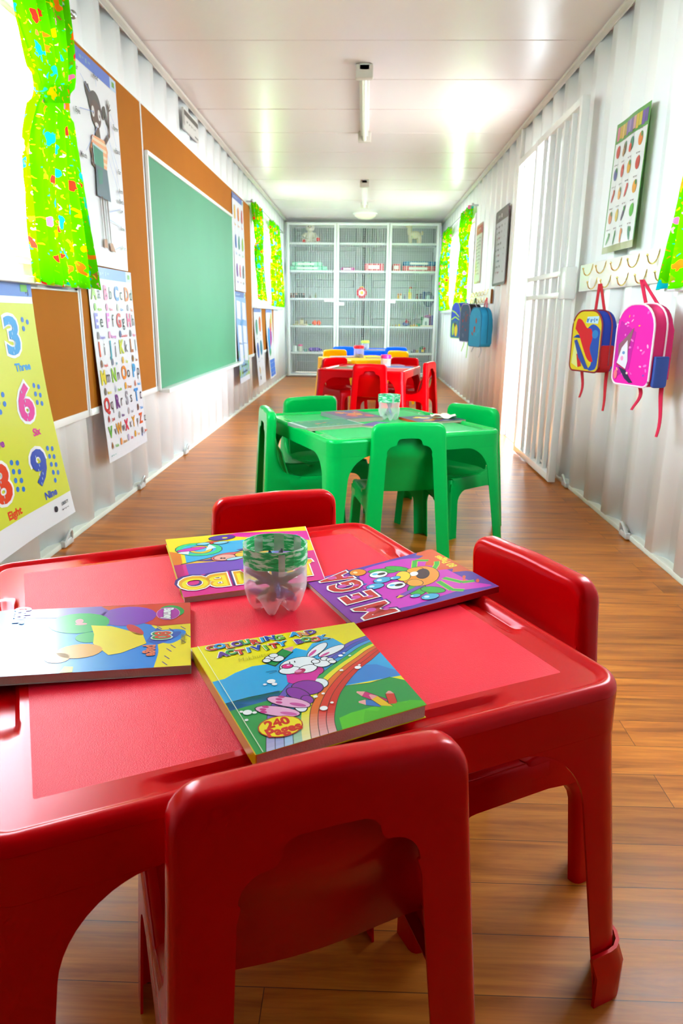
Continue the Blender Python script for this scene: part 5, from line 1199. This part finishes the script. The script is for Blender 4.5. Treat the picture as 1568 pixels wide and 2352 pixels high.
# toys and stores, each on its shelf
SH = [.377, .772, 1.172, 1.571, 1.961]; TY = FY+.16
def px(x): return (x-836.9)*.00638*1.0145
G5 = 'small toys on the cupboard shelves'
def toy(name, label, cat, x, shelf, build, y=TY, group=None, rz=0):
    t = thing(name, label, cat, (x, y, SH[shelf]+.001), rz, group=group); build(t); return t
def parts(*L):
    def f(t):
        for nm, mbf, col in L: mb = MB(); mbf(mb); mb.build(nm, cm(col, .6) if isinstance(col, str) else col, t)
    return f
PLW = mat('white_plush', '#f0ead8', .95, bump=1, bscale=120, vary=.06, vscale=30); PLC = mat('cream_plush', '#f2e6c8', .95, bump=1, bscale=120, vary=.06, vscale=30)
toy('teddy_bear', 'white plush teddy with red paw pads sitting on the top left shelf', 'soft toy', px(711), 4, parts(
    ('body', lambda m: m.ball((0, 0, .09), (.075, .06, .09)), PLW), ('head', lambda m: (m.ball((0, -.01, .225), (.068, .06, .06)), m.ball((0, -.06, .21), (.028, .02, .02))), PLW),
    ('ear', lambda m: m.ball((-.055, 0, .28), (.022, .012, .022)), PLW), ('ear', lambda m: m.ball((.055, 0, .28), (.022, .012, .022)), PLW), ('hat', lambda m: m.lathe([(.055, 0), (.045, .02), (0, .03)], 16, (0, 0, .268)), '#b8945c'),
    ('arm', lambda m: m.tube([(-.06, 0, .14), (-.105, -.02, .10), (-.11, -.03, .06)], [.026, .026, .028], 10), PLW), ('arm', lambda m: m.tube([(.06, 0, .14), (.09, -.02, .10), (.10, -.04, .06)], [.026, .026, .028], 10), PLW),
    ('leg', lambda m: m.tube([(-.04, -.02, .045), (-.075, -.11, .025)], [.036, .04], 12), PLW), ('leg', lambda m: m.tube([(.05, -.02, .05), (.12, -.10, .05)], [.036, .04], 12), PLW),
    ('paw_pad', lambda m: m.ball((-.082, -.135, .020), (.028, .010, .030)), '#e02810'), ('paw_pad', lambda m: m.ball((.128, -.125, .048), (.030, .010, .028)), '#e02810'),
    ('eye', lambda m: m.ball((-.024, -.062, .235), .008, 8, 6), '#3a3018'), ('eye', lambda m: m.ball((.024, -.062, .235), .008, 8, 6), '#3a3018'), ('nose', lambda m: m.ball((0, -.080, .215), .009, 8, 6), '#c03838')), y=FY+.225)
toy('plush_llama', 'cream plush llama standing on the top right shelf', 'soft toy', px(951), 4, parts(
    ('body', lambda m: m.ball((.02, 0, .13), (.10, .05, .06)), PLC), ('neck', lambda m: m.tube([(-.05, 0, .14), (-.065, 0, .20), (-.06, 0, .24)], [.045, .036, .032], 12), PLC), ('head', lambda m: m.ball((-.075, -.01, .255), (.048, .032, .030)), PLC),
    ('ear', lambda m: m.ball((-.05, -.02, .285), (.010, .006, .02)), PLC), ('ear', lambda m: m.ball((-.05, .02, .285), (.010, .006, .02)), PLC),
    ('leg', lambda m: m.tube([(-.05, -.025, .11), (-.05, -.03, .0)], [.03, .024], 10), PLC), ('leg', lambda m: m.tube([(-.05, .025, .11), (-.045, .03, .0)], [.03, .024], 10), PLC), ('leg', lambda m: m.tube([(.09, -.025, .11), (.095, -.03, .0)], [.032, .026], 10), PLC), ('leg', lambda m: m.tube([(.08, .025, .11), (.08, .03, .0)], [.032, .026], 10), PLC), ('tail', lambda m: m.ball((.125, 0, .16), (.022, .02, .03)), PLC)), y=FY+.225)
def pack(label, x0, x1, shelf, z0, h, c1, c2, name='folded_blanket', cat='blanket', y=TY):
    def f(t):
        w2 = (px(x1)-px(x0))/2; MB().box(-w2, w2, -.11, .11, z0, z0+h, min(.018, h*.3), 3).build('cloth', cm(c1, .8), t)
        for k in range(4): x = -w2+w2*2*(k+.5)/4; MB().box(x-.010, x+.010, -.112, .112, z0+.002, z0+h+.0015, .004, 1).build('stripe', cm(c2, .8), t)
        MB().box(-w2*.6, w2*.5, -.114, -.109, z0+h*.25, z0+h*.75, .002, 1).build('label_card', cm('#e8e8e4', .5), t)
    return toy(name, label, cat, (px(x0)+px(x1))/2, shelf, f, y)
pack('green and white folded blanket at the bottom of the upper left shelf', 665, 752, 3, 0, .060, '#8adcb8', '#28a878')
pack('green and white folded blanket on top of another in the left bay', 670, 740, 3, .060, .060, '#a0e4c4', '#38b888')
pack('magenta folded cloth at the left of the middle bay', 783, 816, 3, 0, .045, '#d060a8', '#b03088', 'folded_cloth', 'cloth')
pack('tall red checked folded blanket in the middle bay', 839, 884, 3, 0, .105, '#d85868', '#f0b0b0')
pack('narrow red checked folded blanket at the left of the right bay', 903, 922, 3, 0, .100, '#c83848', '#f09898')
pack('wide red checked folded blanket in the right bay under a blue one', 926, 1003, 3, 0, .075, '#d05060', '#f0a8a8')
pack('blue folded blanket lying on the red one in the right bay', 928, 1003, 3, .075, .065, '#2070a0', '#58a0c0')
def figure(cl, ct, h=.07):
    return parts(('base', lambda m: m.lathe([(0, 0), (.018, 0), (.016, h*.5), (.010, h*.62), (0, h*.62)], 12), cl), ('head', lambda m: m.ball((0, 0, h*.8), h*.2, 10, 8), ct))
for k, (x, cl, ct) in enumerate(((667, '#80504c', '#c09080'), (673, '#a06058', '#683838'), (679, '#20202c', '#c07060'), (685, '#181c28', '#30303c'), (691, '#202838', '#14141c'), (696, '#382830', '#a06050'))):
    toy('toy_figure', ('brown', 'rust red', 'black', 'charcoal', 'navy', 'maroon')[k]+' toy figure in the row at the left end of the left middle shelf', 'toy', px(x), 2, figure(cl, ct, .075), group='toy figures in a row in the left bay')
toy('toy_figure', 'short dark red toy figure standing alone in the left bay', 'toy', px(711), 2, figure('#501820', '#402028', .05))
toy('toy_bottle', 'slim olive toy bottle in the left bay', 'toy', px(725), 2, parts(('body', lambda m: m.lathe([(0, 0), (.013, 0), (.013, .05), (.006, .062), (.006, .08), (0, .08)], 12), '#808038')))
toy('toy_clock', 'round red toy clock with a yellow centre in the middle bay', 'toy', px(833), 2, parts(
    ('case', lambda m: m.tube([(0, .02, .085), (0, -.02, .085)], .080, 26), '#d01838'), ('face', lambda m: m.tube([(0, -.018, .085), (0, -.026, .085)], .045, 20), '#f0d8e0'), ('centre', lambda m: m.tube([(0, -.024, .085), (0, -.032, .085)], .024, 16), '#f8c010'), ('crest', lambda m: m.ball((0, 0, .158), (.035, .015, .022)), '#f0c010'), ('foot', lambda m: m.box(-.05, .05, -.02, .02, 0, .02, .005), '#a01830')))
RB = [('919', '#e8a830', '#c87838', 'orange'), ('925', '#f0e0c8', '#e0a060', 'cream'), ('933', '#8888a8', '#b0a8c0', 'lilac'), ('963', '#882030', '#701828', 'crimson'), ('972', '#303868', '#404878', 'indigo')]
for x, a, b, nm in RB: toy('toy_figure', nm+' toy figure on the right middle shelf', 'toy', px(float(x)), 2, figure(a, b, .085), group=G5)
toy('toy_giraffe', 'tall toy giraffe with an orange head in the right bay', 'toy', px(946), 2, parts(('body', lambda m: m.box(-.025, .025, -.02, .02, 0, .10, .008), '#e8c830'), ('neck', lambda m: m.tube([(-.01, 0, .09), (.0, 0, .15)], [.016, .012], 10), '#98c840'), ('head', lambda m: m.ball((.01, 0, .165), (.020, .015, .014)), '#f05010')))
toy('toy_dome', 'blue-grey arched toy house in the right bay', 'toy', px(990), 2, parts(('shell', lambda m: m.ball((0, 0, .0), (.085, .07, .115)), '#587088'), ('doorway', lambda m: m.ball((-.01, -.06, .02), (.03, .015, .045)), '#a8c8c8'), ('turret', lambda m: m.lathe([(0, 0), (.022, 0), (.022, .10), (0, .12)], 12, (-.07, -.02, 0)), '#2c4890')))
toy('toy_village', 'beige toy village on the lower left shelf', 'toy', px(690), 1, parts(('base', lambda m: m.box(-.12, .10, -.06, .06, 0, .02, .006), '#c8b890'), ('house', lambda m: m.box(-.09, -.04, -.03, .03, .02, .065, .006), '#a09870'), ('house', lambda m: m.box(-.02, .04, -.03, .03, .02, .08, .008), '#d8c8a0'), ('roof', lambda m: m.prism([(-.03, .08), (.05, .08), (.01, .105)], -.034, .034), '#908860'), ('house', lambda m: m.box(.055, .09, -.02, .02, .02, .07, .006), '#988c68')))
toy('toy_block', 'flat green toy block on the lower left shelf', 'toy', px(711), 1, parts(('block', lambda m: m.box(-.022, .022, -.02, .02, 0, .018, .004), '#20a058')))
for k, x in enumerate((722, 732)): toy('toy_pumpkin', ('left', 'right')[k]+' one of the two orange toy pumpkins in the left bay', 'toy', px(x), 1, parts(('fruit', lambda m: m.ball((0, 0, .036), (.038, .035, .036)), '#ff5a10'), ('stalk', lambda m: m.tube([(0, 0, .068), (0, 0, .078)], .006, 8), '#ff8040')), group='two orange toy pumpkins')
for k, (x, c, h) in enumerate(((900, '#d8b070', .05), (908, '#b0a078', .022), (916, '#c8a860', .03), (923, '#e8c828', .035), (952, '#f0c010', .022), (958, '#f0b010', .035), (965, '#d8a820', .028))):
    toy('toy_piece', ('tan', 'khaki', 'sand', 'lemon', 'flat golden', 'tall golden', 'mustard')[k]+' little toy piece on the right lower shelf', 'toy', px(x), 1, parts(('piece', lambda m, h=h: m.lathe([(0, 0), (.018, 0), (.014, h*.6), (.016, h*.8), (0, h)], 10), c)), group=G5)
toy('toy_helicopter', 'blue and crimson toy vehicle on the right lower shelf', 'toy', px(940), 1, parts(('hull', lambda m: m.ball((-.01, 0, .035), (.055, .03, .032)), '#384898'), ('cabin', lambda m: m.ball((.005, -.01, .065), (.026, .025, .032)), '#b01840'), ('mast', lambda m: m.tube([(.0, 0, .09), (0, 0, .115)], .006, 8), '#a06070'), ('tail', lambda m: m.ball((.045, 0, .045), (.02, .015, .03)), '#482838')))
toy('toy_dinosaur', 'small green toy animal on the right lower shelf', 'toy', px(970), 1, parts(('body', lambda m: m.ball((0, 0, .022), (.032, .018, .022)), '#109868'), ('head', lambda m: m.ball((-.03, 0, .035), (.014, .012, .012)), '#109868')))
toy('doll_house', 'white arched doll house with purple towers on the right lower shelf', 'toy', px(987), 1, parts(('plinth', lambda m: m.box(-.08, .10, -.06, .06, 0, .018, .004), '#f0e8c8'), ('wall', lambda m: m.prism(rrect(-.05, .035, .018, .13, [.002, .035, .035, .002]), -.03, .03), '#e8f0f0'), ('door', lambda m: m.prism(rrect(-.02, .01, .02, .075, [.002, .012, .012, .002]), -.034, -.028), '#70908c'), ('tower', lambda m: m.box(.045, .075, -.03, .02, .018, .15, .005), '#702c78'), ('tower', lambda m: m.box(.078, .10, -.03, .02, .018, .165, .005), '#5858a8'), ('roof', lambda m: m.ball((.02, 0, .15), (.065, .03, .022)), '#a05098'), ('tree', lambda m: (m.ball((-.065, 0, .115), (.022, .02, .035)), m.tube([(-.065, 0, .018), (-.065, 0, .09)], .010, 8)), '#187850'), ('flag', lambda m: m.ball((.05, 0, .175), .010, 8, 6), '#f0a020')))
toy('plastic_tub', 'plain white plastic tub at the left end of the bottom left shelf', 'tub', px(674), 0, parts(('tub', lambda m: m.lathe([(0, 0), (.032, 0), (.034, .085), (0, .088)], 18), '#f0f4f4')))
toy('plastic_jar', 'cream jar with a pink lid on the bottom left shelf', 'jar', px(687.5), 0, parts(('jar_body', lambda m: m.lathe([(0, 0), (.032, 0), (.034, .080), (0, .080)], 18), '#d8d8c4'), ('lid', lambda m: m.lathe([(.037, .08), (.037, .105), (0, .108)], 18), '#f04898')))
toy('toy_cup', 'small teal toy cup on the bottom left shelf', 'toy', px(700), 0, parts(('cup', lambda m: m.lathe([(0, 0), (.020, 0), (.024, .035), (0, .03)], 14), '#68b0a8')))
def train(t):
    MB().box(-.09, .075, -.025, .025, .006, .062, .014, 3).build('body', cm('#5028a8', .5), t); MB().ball((.085, 0, .028), (.03, .02, .022)).build('nose', cm('#5028a8', .5), t)
    mb = MB(); mb.box(-.07, -.04, -.027, .027, .012, .055, .004); mb.box(.02, .05, -.027, .027, .012, .055, .004); mb.build('stripe', cm('#9068c8', .5), t)
    for x in (-.06, 0, .05): MB().tube([(x, -.03, .012), (x, .03, .012)], .011, 10).build('wheel', cm('#38185c', .5), t)
toy('toy_train', 'long purple toy train on the bottom left shelf', 'toy', px(722), 0, train)
for k, (x, c, h) in enumerate(((925, '#58a0a0', .03), (934, '#a8b8a0', .025), (942, '#80c878', .045), (949, '#98c8b0', .03), (956, '#5c6c60', .02), (962, '#705878', .05), (968, '#b8a838', .04))):
    toy('toy_block', ('teal', 'sage', 'lime green', 'mint', 'olive', 'plum', 'ochre')[k]+' toy block on the bottom right shelf', 'toy', px(x), 0, parts(('block', lambda m, h=h: m.box(-.02, .02, -.02, .02, 0, h, .005), c)), group=G5)
toy('toy_castle', 'stacked multicoloured block castle on the bottom right shelf', 'toy', px(981), 0, parts(('base_block', lambda m: m.box(-.05, .05, -.03, .03, 0, .045, .006), '#406878'), ('block', lambda m: m.box(-.045, .0, -.03, .03, .045, .085, .006), '#208050'), ('block', lambda m: m.box(.002, .045, -.03, .03, .045, .08, .006), '#c03838'), ('block', lambda m: m.box(-.02, .025, -.032, -.026, .01, .05, .003), '#f0c818'), ('block', lambda m: m.box(-.03, .03, -.02, .02, .085, .098, .004), '#387048')))
